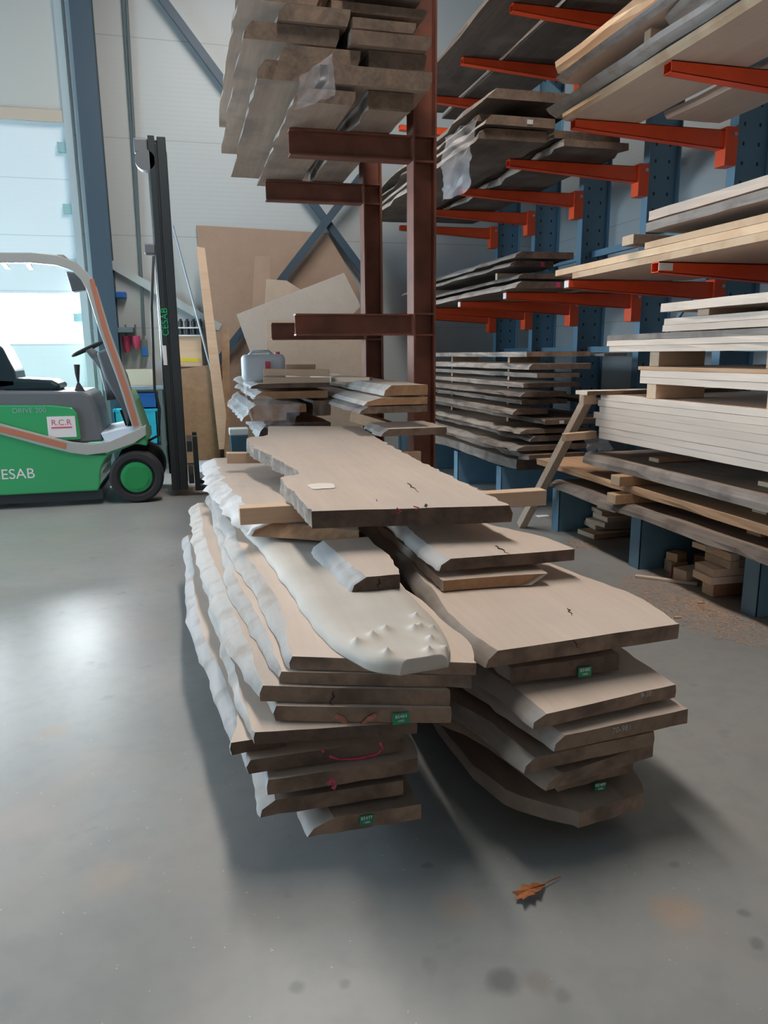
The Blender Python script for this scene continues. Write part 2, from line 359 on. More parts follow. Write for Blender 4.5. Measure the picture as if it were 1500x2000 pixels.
# ------------------------------------------------------------------ timber
def interp(poly, t):
    """Catmull-Rom through the points, t in 0..1 by index"""
    n = len(poly) - 1; u = min(max(t*n, 0), n - 1e-6); i = int(u); f = u - i
    p = [poly[max(0, i-1)], poly[i], poly[i+1], poly[min(n, i+2)]]
    def c(a, b, c_, d):
        return .5*((2*b) + (-a+c_)*f + (2*a-5*b+4*c_-d)*f*f + (-a+3*b-3*c_+d)*f**3)
    return (c(*[q[0] for q in p]), c(*[q[1] for q in p]))
def byparam(poly, ys):
    """resample an edge at fractions of its length in y"""
    N = 200; s = [interp(poly, i/N) for i in range(N+1)]
    L = [0]
    for a, b in zip(s, s[1:]): L.append(L[-1] + math.hypot(b[0]-a[0], b[1]-a[1]))
    out = []; j = 0
    for q in ys:
        t = q*L[-1]
        while j < N-1 and L[j+1] < t: j += 1
        f = (t - L[j]) / max(1e-9, L[j+1]-L[j]); out.append((s[j][0]+(s[j+1][0]-s[j][0])*f, s[j][1]+(s[j+1][1]-s[j][1])*f))
    return out
rnd = random.Random(7)
def plank(name, label, L, R, z, t, wl=0, wr=0, fm='face', em='end', sm='wane', amp=.006, seed=None, n=44, dzy=0, dzx=0,
          group=None, cat='board', edges=False, sag=0, wf=1.0, chip=.002, freq=6, cup=0, parent=None, mid=.35):
    """one sawn board: L and R are its top edges front to back, z the top height at the front left, t its thickness;
    wl / wr push the lower edge sideways (waney side)."""
    sd = rnd.random()*100 if seed is None else seed
    us = [(i/n)**1.35 for i in range(n+1)]
    l = byparam(L, us); r = byparam(R, us); y0 = L[0][1]; x0 = L[0][0]; m_ = 8
    rows = []; wl0, wr0 = wl, wr
    for i in range(n+1):
        (xa, ya_), (xb, yb_) = l[i], r[i]
        wq = wf + (1-wf)*min(1, us[i]/.14); wl = wl0*wq; wr = wr0*wq
        fade = min(1, i/1.0)
        def nl(k, f=freq): return (noise.noise(Vector((k, ya_*f, sd))) + .5*noise.noise(Vector((k, ya_*f*3.1, sd+9))))
        ea = nl(1)*amp*2*fade; eb = nl(5)*amp*2*fade; ba = nl(11)*amp*2*fade; bb = nl(15)*amp*2*fade
        xa += ea; xb += eb
        u = i/n; sg = -sag*4*u*(1-u)
        def Z(x, y): return z + dzy*(y-y0) + dzx*(x-x0) + sg + .0015*noise.noise(Vector((x*5, y*3, sd)))
        jit = chip*noise.noise(Vector((xa*30, sd, 2))) if i in (0,) else 0
        top = []; bot = []
        for k in range(m_+1):
            f = k/m_; x = xa+(xb-xa)*f; y = ya_+(yb_-ya_)*f
            if i in (0, n): y += chip*1.5*noise.noise(Vector((x*25, sd, 3+i)))
            top.append(Vector((x, y, Z(x, y) - cup*(2*f-1)**2)))
            x2 = (xa+wl+ba)+((xb+wr+bb)-(xa+wl+ba))*f
            top_z = Z(x, y)
            bot.append(Vector((x2, y + (chip*2*noise.noise(Vector((x2*22, sd, 8))) if i in (0, n) else 0), top_z - t - cup*(2*f-1)**2)))
        ml = top[0].lerp(bot[0], .5) + Vector((-abs(wl)*mid*.6 - .004*(1 if wl else 0) + amp*nl(21), 0, 0))
        mr_ = top[-1].lerp(bot[-1], .5) + Vector((abs(wr)*mid*.6 + .004*(1 if wr else 0) + amp*nl(25), 0, 0))
        rows.append((top, bot, ml, mr_))
    mb = MB(); N = m_+1; per = 2*N+2
    vs = []
    for top, bot, ml, mr_ in rows: vs += top + [mr_] + bot[::-1] + [ml]
    fs = []; ms = []; sl = MB(); sr = MB()
    sidel = []; sider = []
    for i in range(n):
        a = i*per; b = a+per
        for k in range(per):
            k2 = (k+1) % per; q = (a+k, a+k2, b+k2, b+k)
            if k < N-1 or N+1 <= k < 2*N: fs.append(q); ms.append(0)
            elif k in (N-1, N): sider.append(q)
            else: sidel.append(q)
    for a in (0, n*per):
        # end face in strips
        for k in range(m_):
            q = (a+k, a+k+1, a+2*N-k-1, a+2*N-k); fs.append(q if a else q[::-1]); ms.append(1)
        fs.append((a+N-1, a+N, a+N+1)); ms.append(1); fs.append((a, a+2*N, a+2*N+1)); ms.append(1)
    if not edges:
        fs += sidel + sider; ms += [2]*(len(sidel)+len(sider))
    mb.v = vs; mb.f = fs; mb.m = ms
    c = Vector(((L[0][0]+R[0][0])/2, (L[0][1]+L[-1][1])/2, z-t/2)) if parent is None else None
    o = mb.build(name, [W[fm], W[em], W[sm]], parent, loc=c)
    if parent is None: tag(o, label, cat, group)
    if edges:
        for side, lb in ((sidel, wl), (sider, wr)):
            idx = sorted({i for q in side for i in q}); mp = {v: k for k, v in enumerate(idx)}
            e = MB(); e.v = [vs[i] for i in idx]; e.f = [tuple(mp[i] for i in q) for q in side]; e.m = [0]*len(side)
            e.build('waney_edge', W[sm], o, smooth=True)
    return o
ORD = ['lowest', 'second', 'third', 'fourth', 'fifth', 'sixth', 'seventh', 'eighth', 'ninth', 'tenth', 'eleventh', 'twelfth', 'thirteenth', 'fourteenth']
def nth(i, n): return 'topmost' if i == n-1 else ORD[i]

def end_tag(o, px, py, y, w_=.044, h_=.031, txt='85484'):
    c = P(px, py, y=y-.004)
    t = MB().box((c.x-w_/2, c.y-.0012, c.z-h_/2), (c.x+w_/2, c.y+.0012, c.z+h_/2)).build('tag', M_['tag'], o); t['label'] = 'small green plastic number tag'
    text(txt, .0125, M_['white'], (c.x, c.y-.0022, c.z+.006), (1,0,0), (0,0,1), t, 'number')
    text('10882', .0075, M_['white'], (c.x, c.y-.0022, c.z-.006), (1,0,0), (0,0,1), t, 'small_print')
def blotch(o, pts, y, w_, mt, name='paint_mark', yfun=None, label=None):
    """a stroke of paint on an end face: ribbon through photo points"""
    q = [P(a, b, y=(y if yfun is None else yfun(a)) - .0035) for a, b in pts]
    mb = MB()
    vs = []; n = len(q)
    for i, p in enumerate(q):
        d = (q[min(i+1, n-1)] - q[max(i-1, 0)]).normalized(); s = Vector((-d.z, 0, d.x)); k = w_*(.5+.25*sin(i*2.3))
        vs += [p + s*k, p - s*k]
    fs = [(2*i, 2*i+1, 2*i+3, 2*i+2) for i in range(n-1)]
    mb.add(vs, fs); mb.add([v + Vector((0, .002, 0)) for v in vs], fs)
    b = mb.build(name, mt, o)
    if label: b['label'] = label
    return b
def crack(o, p, q, w_=.004, dy=0):
    """a dark drying split on the sawn face or end, p and q world points"""
    p = Vector(p); q = Vector(q); d = (q-p); n = 7; pts = []
    for i in range(n+1):
        f = i/n; pts.append(p + d*f + Vector((.006*sin(i*2.1+p.x*50), 0, 0))*(sin(pi*f)))
    r = [max(.0006, w_*.5*(1-abs(2*i/n-.6)/1.5)) for i in range(n+1)]
    return MB().tube(pts, r, 6).build('crack', M_['crack'], o)

# --- left front pile, from the floor up ------------------------------------------------
LG = 'slabs of the left front pile'
LP = 'left front pile'
pileL = []
def PL(label, *a, **k):
    k.setdefault('edges', True); k.setdefault('cat', 'slab'); k.setdefault('wf', .15); o = plank('timber_slab', label, *a, group=LG, **k)
    pileL.append(o); return o
o = PL('lowest brown slab of the left front pile, green tag on its end', [(.295,1.69),(.27,2.6),(.3,4.0)], [(.53,1.685),(.55,2.5),(.55,4.0)], .13, .043, wl=-.07, fm='face_old', wf=1)
end_tag(o, 716, 1601, 1.686, .036, .026, '85477')
o = PL('second slab from the floor in the left front pile, pale waney left corner', [(.15,1.72),(.13,2.4),(.1,4.2)], [(.49,1.72),(.5,2.5),(.5,4.2)], .187, .042, wl=-.04, fm='face_old', sm='wane', wf=1)
o = PL('third slab from the floor in the left front pile, pink dot on dark end', [(.135,1.72),(.11,2.34),(.0,2.94),(-.02,3.5),(-.04,4.3)], [(.53,1.72),(.54,1.9),(.5,3),(.5,4.3)], .246, .042, wl=-.02, sm='wane_white')
blotch(o, [(640,1533),(650,1522),(657,1532),(650,1541)], 1.722, .010, M_['pink'], label='bright pink dot')
o = PL('fourth slab from the floor in the left front pile, pink oval sprayed on end', [(.095,1.75),(.06,2.2),(-.02,2.9),(-.03,3.6),(-.05,4.3)], [(.50,1.75),(.5,3),(.5,4.3)], .292, .038, wl=-.04, sm='wane_white', em='end_dark')
blotch(o, [(628,1465),(640,1476),(665,1484),(700,1482),(735,1474),(748,1462),(742,1450)], 1.752, .006, M_['pink'], label='pink sprayed oval')
o = PL('narrow pale slab jutting out low on the left of the left front pile', [(.05,1.78),(.085,2.1),(.09,2.5),(.02,3.2),(.0,4.2)], [(.19,1.79),(.2,2.5),(.2,4.2)], .330, .034, em='end_dark', wl=.006)
o = PL('sixth slab from the floor in the left front pile, black smudged end', [(.11,1.75),(.09,2.05),(.07,2.42),(.03,3.1),(.0,4.3)], [(.52,1.69),(.52,2.5),(.5,4.3)], .366, .032, wl=-.02, em='end_dark')
o = PL('seventh slab from the floor in the left front pile, orange marks and green tag', [(.17,1.79),(.15,2.2),(.12,2.6),(.06,4.3)], [(.60,1.655),(.6,2.2),(.6,3),(.6,4.3)], .412, .042, wl=-.02)
yf = lambda a: 1.79 - (a-540)/330*.137
end_tag(o, 783, 1403, yf(783))
blotch(o, [(655,1398),(668,1405),(680,1416)], 0, .012, M_['salmon'], yfun=yf); blotch(o, [(735,1396),(722,1404),(705,1416)], 0, .012, M_['salmon'], yfun=yf)
o = PL('eighth slab from the floor in the left front pile, split end', [(.14,1.82),(.13,2.04),(.10,2.51),(.06,3.06),(.03,3.63),(.02,4.4)], [(.60,1.665),(.61,2.2),(.6,4.4)], .457, .043, wl=-.055)
yf = lambda a: 1.82 - (a-512)/348*.155
crack(o, P(652,1350,y=yf(652)-.003), P(643,1388,y=yf(643)-.003), .005)
o = PL('ninth slab from the floor in the left front pile, thin ragged end', [(.19,1.82),(.18,2.14),(.14,2.57),(.13,3.07),(.1,4.5)], [(.655,1.655),(.66,2.2),(.66,4.5)], .492, .032, wl=-.04, chip=.006)
o = PL('tenth slab from the floor in the left front pile, cracked end corner at right', [(.22,1.82),(.235,2.2),(.205,2.67),(.165,3.18),(.12,4.6)], [(.665,1.65),(.70,1.80),(.68,2.04),(.66,2.6),(.66,4.6)], .530, .034, wl=-.05)
yf = lambda a: 1.82 - (a-575)/363*.165
crack(o, P(783,1292,y=yf(783)-.003), P(790,1316,y=yf(790)-.003), .007)
crack(o, P(728,1290,y=yf(728)-.003), P(720,1312,y=yf(720)-.003), .004)

# rounded outer slab with spikes, lying on top
def bumpy():
    L = [(.46,1.625),(.375,1.70),(.31,1.95),(.285,2.3),(.235,2.94),(.19,3.34),(.15,4.6)]
    R = [(.585,1.64),(.625,1.74),(.65,1.96),(.64,2.5),(.63,3.2),(.63,4.6)]
    n = 300; m_ = 90; us = [(i/n)**1.6 for i in range(n+1)]; l = byparam(L, us); r = byparam(R, us)
    bumps = [P(a, b, z=.565) for a, b in ((697,1256),(728,1244),(754,1232),(757,1280),(809,1233),(822,1231),(846,1232),(842,1253),(838,1275),(813,1208),(872,1268))]
    vs = []; zb = .532
    def T(x, y, f, u):
        e = min(f, 1-f); e = min(1, e/.2); fr = min(1, u*60)
        h = .004 + .034*sqrt(max(0, 1-(1-e)**2)) * (.35+.65*sqrt(max(0, 1-(1-fr)**2)))
        h += .005*noise.noise(Vector((x*7, y*4, 3)))*e
        for b in bumps:
            d = math.hypot(x-b.x, (y-b.y)*.7); h += .019*math.exp(-(d/.0085)**1.2)
        return zb + h
    for i in range(n+1):
        for k in range(m_+1):
            f = k/m_; x = l[i][0]+(r[i][0]-l[i][0])*f; y = l[i][1]+(r[i][1]-l[i][1])*f
            x += .008*noise.noise(Vector((f*2, y*9, 5)))*(1 if k in (0, m_) else .5)
            vs.append((x, y, T(x, y, f, i/n)))
    K = m_+1; top = len(vs)
    vs += [(v[0], v[1], zb) for v in vs]
    fs = []
    for i in range(n):
        for k in range(m_):
            a = i*K+k; fs.append((a, a+1, a+K+1, a+K)); fs.append((top+a, top+a+K, top+a+K+1, top+a+1))
    for k in range(m_): fs.append((k, top+k, top+k+1, k+1)); a = n*K+k; fs.append((a, a+1, top+a+1, top+a))
    for i in range(n):
        a = i*K; fs.append((a, a+K, top+a+K, top+a)); a = i*K+m_; fs.append((a, top+a, top+a+K, a+K))
    o = MB().add(vs, fs).build('timber_slab', W['wane_top'], smooth=True)
    tag(o, 'pale rounded outer slab covered in small spiky knots, top of left front pile', 'slab', LG)
bumpy()
o = PL('short thick offcut with dark end and speckled side lying on the spiky slab', [(.505,2.175),(.48,2.4),(.455,2.68)], [(.612,2.175),(.63,2.3),(.63,2.68)], .617, .048, wl=-.05, em='end_dark', sm='wane_white', n=20, wf=1)
crack(o, P(742,1130,y=2.172), P(738,1152,y=2.172), .006)
o = PL('knobbly white edged slab under the two beams, rear of left front pile', [(.30,2.95),(.24,3.2),(.21,3.52),(.155,4.1),(.14,5.0)], [(.60,2.71),(.62,3.3),(.62,5.0)], .636, .05, wl=-.09, sm='wane_white', amp=.016, freq=8, em='end_fresh', wf=1)

# --- right front pile ------------------------------------------------------------------
RG = 'slabs of the right front pile'
def PR(label, *a, **k):
    k.setdefault('edges', True); k.setdefault('cat', 'slab'); k.setdefault('em', 'end')
    return plank('timber_slab', label, *a, group=RG, **k)
PR('lowest slab of the right front pile, pointed left corner', [(.925,1.56),(.77,1.76),(.72,2.3),(.7,4.5)], [(1.14,1.595),(1.185,1.74),(1.2,2.3),(1.15,4.5)], .115, .045, sm='face_old', fm='face_old')
o = PR('second slab from the floor in the right front pile, green tag on recessed end', [(.90,1.635),(.80,2.3),(.74,4.5)], [(1.15,1.665),(1.17,2.3),(1.15,4.5)], .172, .036, fm='face_old')
end_tag(o, 1172, 1536, 1.640, .034, .022, '85489')
PR('third slab from the floor in the right front pile, broad slanting left corner', [(.885,1.575),(.80,1.88),(.735,2.05),(.72,2.6),(.7,4.5)], [(1.20,1.65),(1.22,2.2),(1.2,4.5)], .229, .044, wl=-.05, sm='face_old', fm='face_old')
o = PR('fourth slab from the floor in the right front pile, chalk marks low on end', [(.80,1.575),(.76,1.81),(.71,1.97),(.72,2.5),(.7,4.5)], [(1.17,1.61),(1.18,2.2),(1.15,4.5)], .286, .040, wl=-.03, sm='old_edge', fm='face_old')
text('20 9', .018, M_['chalk'], P(1128,1476,y=1.590), (1,.1,0), (0,0,1), o, 'chalk_writing', .0004)
o = PR('widest jutting slab of the right front pile, chalk figures along its end', [(.875,1.56),(.80,1.9),(.745,2.4),(.72,4.5)], [(1.265,1.60),(1.26,1.75),(1.2,2.3),(1.2,4.5)], .345, .042, wl=-.03)
text('70-981', .022, M_['chalk'], P(1215,1424,y=1.575), (1,.1,0), (0,0,1), o, 'chalk_writing', .0004)
o = PR('sixth slab from the floor in the right front pile, chalk figures at right', [(.83,1.58),(.78,2.0),(.745,2.6),(.72,4.5)], [(1.25,1.64),(1.25,1.89),(1.2,2.6),(1.2,4.5)], .401, .038, wl=-.035)
text('9-10', .020, M_['chalk'], P(1262,1357,y=1.618), (1,.14,0), (0,0,1), o, 'chalk_writing', .0004)
o = PR('dark recessed slab under the wide clean slab, green tag on end', [(.80,1.735),(.76,2.4),(.75,4.4)], [(1.13,1.735),(1.17,2.3),(1.2,4.4)], .463, .045, em='end_dark', fm='face_old')
end_tag(o, 1142, 1312, 1.730, .040, .028, '85485')
o = PR('wide clean pale slab jutting forward on the right front pile', [(.75,1.71),(.725,2.0),(.76,2.5),(.77,3.2),(.76,4.4)], [(1.33,1.75),(1.35,2.03),(1.27,2.41),(1.22,3),(1.2,4.4)], .53, .046, wl=-.035, sm='wane')
crack(o, P(1118,1250,y=1.726), P(1142,1278,y=1.730), .004)
crack(o, P(1108,1188,z=.531), P(1118,1202,z=.531), .004)
PR('short bevelled slab between the clean wide slab and the cracked one', [(.77,2.21),(.78,3.0),(.77,4.2)], [(1.115,2.2),(1.14,2.28),(1.13,3.2),(1.12,4.2)], .571, .036, wr=-.06, em='end_fresh', sm='face', mid=0)
o = PR('topmost slab of the right front pile, long crack across its face', [(.81,2.25),(.80,2.6),(.79,4.2)], [(1.26,2.24),(1.245,2.42),(1.17,2.60),(1.12,2.72),(1.09,3.4),(1.08,4.2)], .632, .040, wl=-.04, em='end_dark', sm='wane')
crack(o, P(968,1066,z=.633), P(996,1083,z=.633), .006)

# stickers and bearers
def beam(label, a, b, w_, h_, fm='beam', name='timber_beam', cat='beam', group=None, bev=.003):
    mb = MB().bar(a, b, w_, h_); mb.m = [1, 1, 0, 0, 0, 0]
    o = mb.build(name, [W[fm], W['beam_end']], bevel=bev); return tag(o, label, cat, group)
beam('long squared beam under the front of the top slab, ends showing both sides', (.165,2.94,.678), (1.485,2.94,.678), .075, .068, group='beams under the top slab')
beam('short ended beam under the far end of the top slab', (.19,4.35,.722), (1.34,4.30,.690), .07, .060, group='beams under the top slab')
for yy, nm in ((2.5, 'front'), (3.9, 'rear')):
    beam('%s squared bearer on the floor under the left front pile' % nm, (.31,yy,.0425), (.53,yy,.0425), .08, .085, group='floor bearers of the front piles')
    beam('%s squared bearer on the floor under the right front pile' % nm, (.76,yy,.034), (1.14,yy,.034), .08, .068, group='floor bearers of the front piles')
def stick(x0, x1, y, z0, z1, label): 
    beam(label, (x0, y, (z0+z1)/2), (x1, y, (z0+z1)/2), .03, z1-z0, group='stickers inside the front piles', name='sticker', cat='sticker', bev=0)
for k, (za, zb) in enumerate([(.115,.136),(.172,.185),(.229,.246),(.286,.303),(.345,.363),(.401,.418),(.463,.484),(.571,.592)]):
    for yy, nm in ((2.35, 'front'), (3.9, 'rear')):
        stick(.80, 1.1, yy, za, zb, 'thin %s sticker between slabs %s and next of the right front pile' % (nm, ORD[k]))
for k, (za, zb) in enumerate([(.13,.145),(.187,.204),(.246,.254)]):
    for yy, nm in ((2.3, 'front'), (3.7, 'rear')):
        stick(.30, .48, yy, za, zb, 'thin %s sticker above the %s slab of the left front pile' % (nm, ORD[k]))

# top slab across both piles
zf = lambda x, y: .765 + .03*(y-2.5)
Ls = [Pf(a, b, zf).xy[:] for a, b in ((608,998),(572,960),(549,933),(578,927),(585,922),(556,905),(527,889),(488,868),(486,854),(520,850),(524,832))]
Rs = [Pf(a, b, zf).xy[:] for a, b in ((995,987),(965,972),(915,946),(870,925),(815,897),(760,868),(700,832))]
o = plank('timber_slab', 'large top slab bridging both front piles, dark front edge with pink specks', Ls, Rs, .765, .062, wl=.0, wr=.01, em='end_dark', sm='bark', amp=.008, freq=16, dzy=.03, cat='slab', edges=True, n=90, chip=.005)
ff = lambda a: Ls[0][1] + (a-608)/387*(Rs[0][1]-Ls[0][1])
blotch(o, [(775,992),(783,999),(776,1003)], 0, .004, M_['pink'], yfun=ff); blotch(o, [(808,989),(818,992),(812,996)], 0, .004, M_['pink'], yfun=ff)
crack(o, Pf(796,944,zf)+Vector((0,0,.001)), Pf(818,962,zf)+Vector((0,0,.001)), .006)
crack(o, Pf(735,976,zf)+Vector((0,0,.001)), P(750,1003,y=ff(750)-.003), .005)
crack(o, Pf(832,985,zf)+Vector((0,0,.001)), P(832,992,y=ff(832)-.002), .007)
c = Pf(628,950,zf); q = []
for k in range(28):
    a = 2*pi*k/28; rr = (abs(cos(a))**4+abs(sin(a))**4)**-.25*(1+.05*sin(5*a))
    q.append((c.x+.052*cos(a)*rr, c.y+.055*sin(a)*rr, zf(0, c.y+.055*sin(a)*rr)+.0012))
p_ = MB().prism(q, (0,0,.0012)).build('pale_patch', mat('pale patch tone', (.72,.64,.57), .9), o); p_['label'] = 'pale patch'  # thin rounded patch, paler than the slab face

# ------------------------------------------------------------------ brown steel rack
YF, YR = 4.73, 6.09
br = empty('steel_rack', (1.46, 5.4, 0), 'brown red-oxide cantilever rack of steel beams in the middle', 'rack')
for yy in (YF, YR):
    xl = P(808,500,y=YF).x
    MB().ibeam((xl+.075, yy+.075, 0), (xl+.075, yy+.075, 5.2), .15, .15, .011, .009, upv=(1,0,0)).build('column', M_['rust'], br)
    for lv, (za, zb) in enumerate(((P(587,655,y=YF).z, P(587,612,y=YF).z), (P(580,300,y=YF).z, P(580,248,y=YF).z), (3.62, 3.78))):
        MB().ibeam((xl-.76, yy+.07, (za+zb)/2), (xl, yy+.07, (za+zb)/2), zb-za, .10, .010, .008).build('arm', M_['rust'], br)
        for zs_ in (za, zb): MB().box((xl+.012, yy+.012, zs_-.006), (xl+.14, yy+.066, zs_+.006)).build('stiffener', M_['rust'], br)
    MB().ibeam((xl-.05, yy+.075, .06), (xl+.25, yy+.075, .06), .12, .14, .01, .008).build('foot', M_['rust'], br)
ARM2 = P(580,248,y=YF).z
# load on its upper arms
G = 'slabs on the brown rack'
def rp(label, x0, x1, y0, y1, z0, z1, wl=0, wr=0, group=None, skew=0, **k):
    """plain board given by extents; z0 bottom, z1 top"""
    k.setdefault('fm', 'face_old'); k.setdefault('em', 'old_end'); k.setdefault('sm', 'old_edge'); k.setdefault('n', 14); k.setdefault('amp', .008)
    return plank('board', label, [(x0, y0), (x0+skew, (y0+y1)/2), (x0+skew*.5, y1)], [(x1, y0), (x1+skew, (y0+y1)/2), (x1+skew*.5, y1)], z1, z1-z0, wl=wl, wr=wr, group=group, **k)
yq = 4.30
load = []  # (px0, px1, py_top, py_bottom)
rows = [[(590,708,172,192),(722,812,164,184)],[(545,640,118,160),(640,843,124,158)],
        [(562,720,84,112),(722,836,78,112)],[(520,680,36,80),(684,840,60,74)],[(560,700,4,26),(690,815,30,52)],[(512,640,-40,-6),(650,840,-8,24)],[(530,660,-80,-48),(670,835,-50,-20)],[(520,640,-120,-90),(660,838,-100,-60)],[(540,650,-160,-130),(665,830,-140,-100)]]
zb = ARM2
kk = 0
for ri, row in enumerate(rows):
    zt = max(P((a+b_)/2, t_, y=yq).z for a, b_, t_, u_ in row)
    z_lo = zb + .004; tops = []
    for ci, (a, b_, t_, u_) in enumerate(row):
        x0 = P(a, t_, y=yq).x; x1 = P(b_, t_, y=yq).x
        th = max(.034, min(P(a, t_, y=yq).z - z_lo, .095)); tops.append(z_lo+th)
        rp('%s slab from the bottom, %s column of the brown rack load' % (nth(ri, len(rows)), ('left', 'right')[ci]),
           x0 - (.07 if ci == 0 and ri % 2 else 0), min(x1, 1.41) - (.04 if ci == 0 else 0), yq + rnd.uniform(-.03, .05), rnd.uniform(6.3, 6.8), z_lo, z_lo+th, wl=-.05*(ci == 0), wr=-.02, group=G, em='old_end', skew=-rnd.uniform(.0,.05), fm='face_old')
        kk += 1
    zb = max(tops)
# cling film over the load
def film(name, label, pts, depth_fn=None, parent=None, n=22, m_=14, amp=.03, seed=1, group=None):
    """crumpled sheet spanned by four world corners a b c d"""
    a, b, c, d = [Vector(p) for p in pts]; vs = []
    for i in range(n+1):
        for k in range(m_+1):
            u = i/n; v = k/m_; p = a.lerp(b, u).lerp(d.lerp(c, u), v)
            nn = noise.noise_vector(Vector((u*5, v*4, seed)))*amp + noise.noise_vector(Vector((u*14, v*11, seed)))*amp*.4
            vs.append(p + nn)
    K = m_+1; fs = [(i*K+k, i*K+k+1, (i+1)*K+k+1, (i+1)*K+k) for i in range(n) for k in range(m_)]
    o = MB().add(vs, fs).build(name, M_['film'], smooth=True)
    return tag(o, label, 'plastic film', group)
film('plastic_film', 'torn clear plastic film hanging over the front of the brown rack load', [P(650,105,y=4.2), P(585,150,y=4.2), P(575,215,y=4.22), P(655,190,y=4.2)], amp=.012, seed=4)
film('plastic_film', 'shiny violet-grey plastic film on the stored slabs behind the brown column', [P(930,225,x=2.1), P(915,370,x=2.08), P(868,395,x=2.08), P(868,270,x=2.1)], amp=.04, seed=8)

# ------------------------------------------------------------------ pile beyond the front slabs (against the brown rack)
G = 'boards of the pile in front of the brown rack'
q = 4.86
def bypx(label, y0, y1, px0, px1, pyt, pyb, **k):
    x0 = P(px0, pyt, y=y0).x; x1 = P(px1, pyt, y=y0).x; x1 = min(x1, k.pop('xm', 1.39)); zt = P((px0+px1)/2, pyt, y=y0).z; zb_ = P((px0+px1)/2, pyb, y=y0).z
    return rp(label, x0, x1, y0, y1, zb_, zt, **k)
ym = 4.30
bypx('topmost rounded-end board right of the jerrycan of the pile before the brown rack', ym, 7.2, 765, 850, 752, 772, group=G, fm='face', em='end_fresh', wl=-.05, sm='wane')
bypx('second board from the top of the pile before the brown rack', ym, 7.2, 742, 850, 776, 790, group=G, fm='face', em='end_fresh', wl=-.10, sm='wane')
bypx('third board from the top of the pile before the brown rack, thin upturned', ym, 7.2, 720, 846, 793, 806, group=G, fm='face_warm', wl=-.06)
bypx('short board jutting low on the right of the pile before the brown rack', ym-.05, 4.71, 760, 872, 836, 850, group=G, fm='face', wl=-.05, xm=1.6)
beam('sawn block on edge propping the pile before the brown rack', P(690,812,y=4.9), P(760,834,y=4.7), .07, .07, fm='face_warm', group='props in the far pile')
yl = 5.3
zt_ = P(560,762,y=yl).z
for k, (a, b_, t_, u_, mm, nm) in enumerate([(505,690,748,757,'face','grey sheet-like top board under the jerrycan'),(512,640,764,778,'face_warm','second board under the jerrycan'),(500,598,790,806,'face_warm','brown board low under the jerrycan'),(488,560,806,822,'face','narrow board lowest but one under the jerrycan'),(520,760,825,850,'face_warm','wide red-brown board lowest under the jerrycan')]):
    bypx(nm + ' in the far pile', yl, 7.4, a, b_, t_, u_, xm=.98, group=G, fm=mm, em='end_fresh' if k in (1,2,3) else 'end_dark', wl=-.06, sm='wane_white')
bypx('deep red-brown board filling the middle of the far pile', yl, 7.4, 612, 760, 781, 810, xm=.98, group=G, fm='face_warm', em='old_end')
film('plastic_film', 'white crinkled plastic wrap hanging from the left of the far pile', [P(495,770,y=5.2), P(500,830,y=5.2), P(560,850,y=5.22), P(590,792,y=5.2)], amp=.025, seed=12)
for k, (a, b_, pz_) in enumerate(((515,640,745), (515,640,729))):
    pa = P(a, pz_-4, y=5.45); pb = P(b_, pz_-1, y=5.45 if True else 0)
    beam('%s of two pale battens stacked beside the jerrycan' % ('lower', 'upper')[k], (pa.x, 5.46, pa.z-.006), (pb.x, 5.38, pb.z), .07, .048, fm='beam', group='pale battens beside the jerrycan', name='batten', cat='batten')
pa = P(560,716,y=5.75); beam('short pale batten behind the two stacked ones', (pa.x, 5.8, pa.z-.02), (P(618,716,y=5.7).x, 5.75, pa.z-.02), .07, .07, group='pale battens beside the jerrycan', name='batten', cat='batten')
pa = P(655,742,y=5.3); beam('thin pale batten lying right of the stacked pair', (pa.x, 5.4, pa.z), (P(725,743,y=5.2).x, 5.2, pa.z), .05, .035, group='pale battens beside the jerrycan', name='batten', cat='batten')
# jerrycan
c0 = P(515,745,y=5.56); c1 = P(515,692,y=5.56); xa = P(474,720,y=5.56).x; xb = P(558,720,y=5.56).x
jc = empty('jerrycan', ((xa+xb)/2, 5.63, c0.z), 'white plastic jerrycan with a red label on the far pile', 'jerrycan')
MB().box((xa, 5.54, c0.z), (xb, 5.73, c1.z)).build('body', M_['jerry'], jc, bevel=.035, seg=4)
MB().tube([(xa+.05,5.63,c1.z-.01),(xa+.08,5.63,c1.z+.02),(xa+.2,5.63,c1.z+.02),(xa+.23,5.63,c1.z-.01)], .012).build('handle', M_['jerry'], jc, smooth=True)
MB().lathe((xb-.05,5.63,c1.z-.005), [(0,.02),(.022,.02)], 'z', 16).build('cap', M_['red'], jc)
l0 = P(518,706,y=5.53); l1 = P(529,728,y=5.53); t_ = MB().box((l0.x, 5.532, l1.z), (l1.x, 5.54, l0.z)).build('label_patch', M_['red'], jc); t_['label'] = 'small red label'
MB().tube([P(478,745,y=5.32), P(480,770,y=5.22), P(486,800,y=5.2), P(498,838,y=5.2)], .006, 8).build('strap', M_['film'], jc)

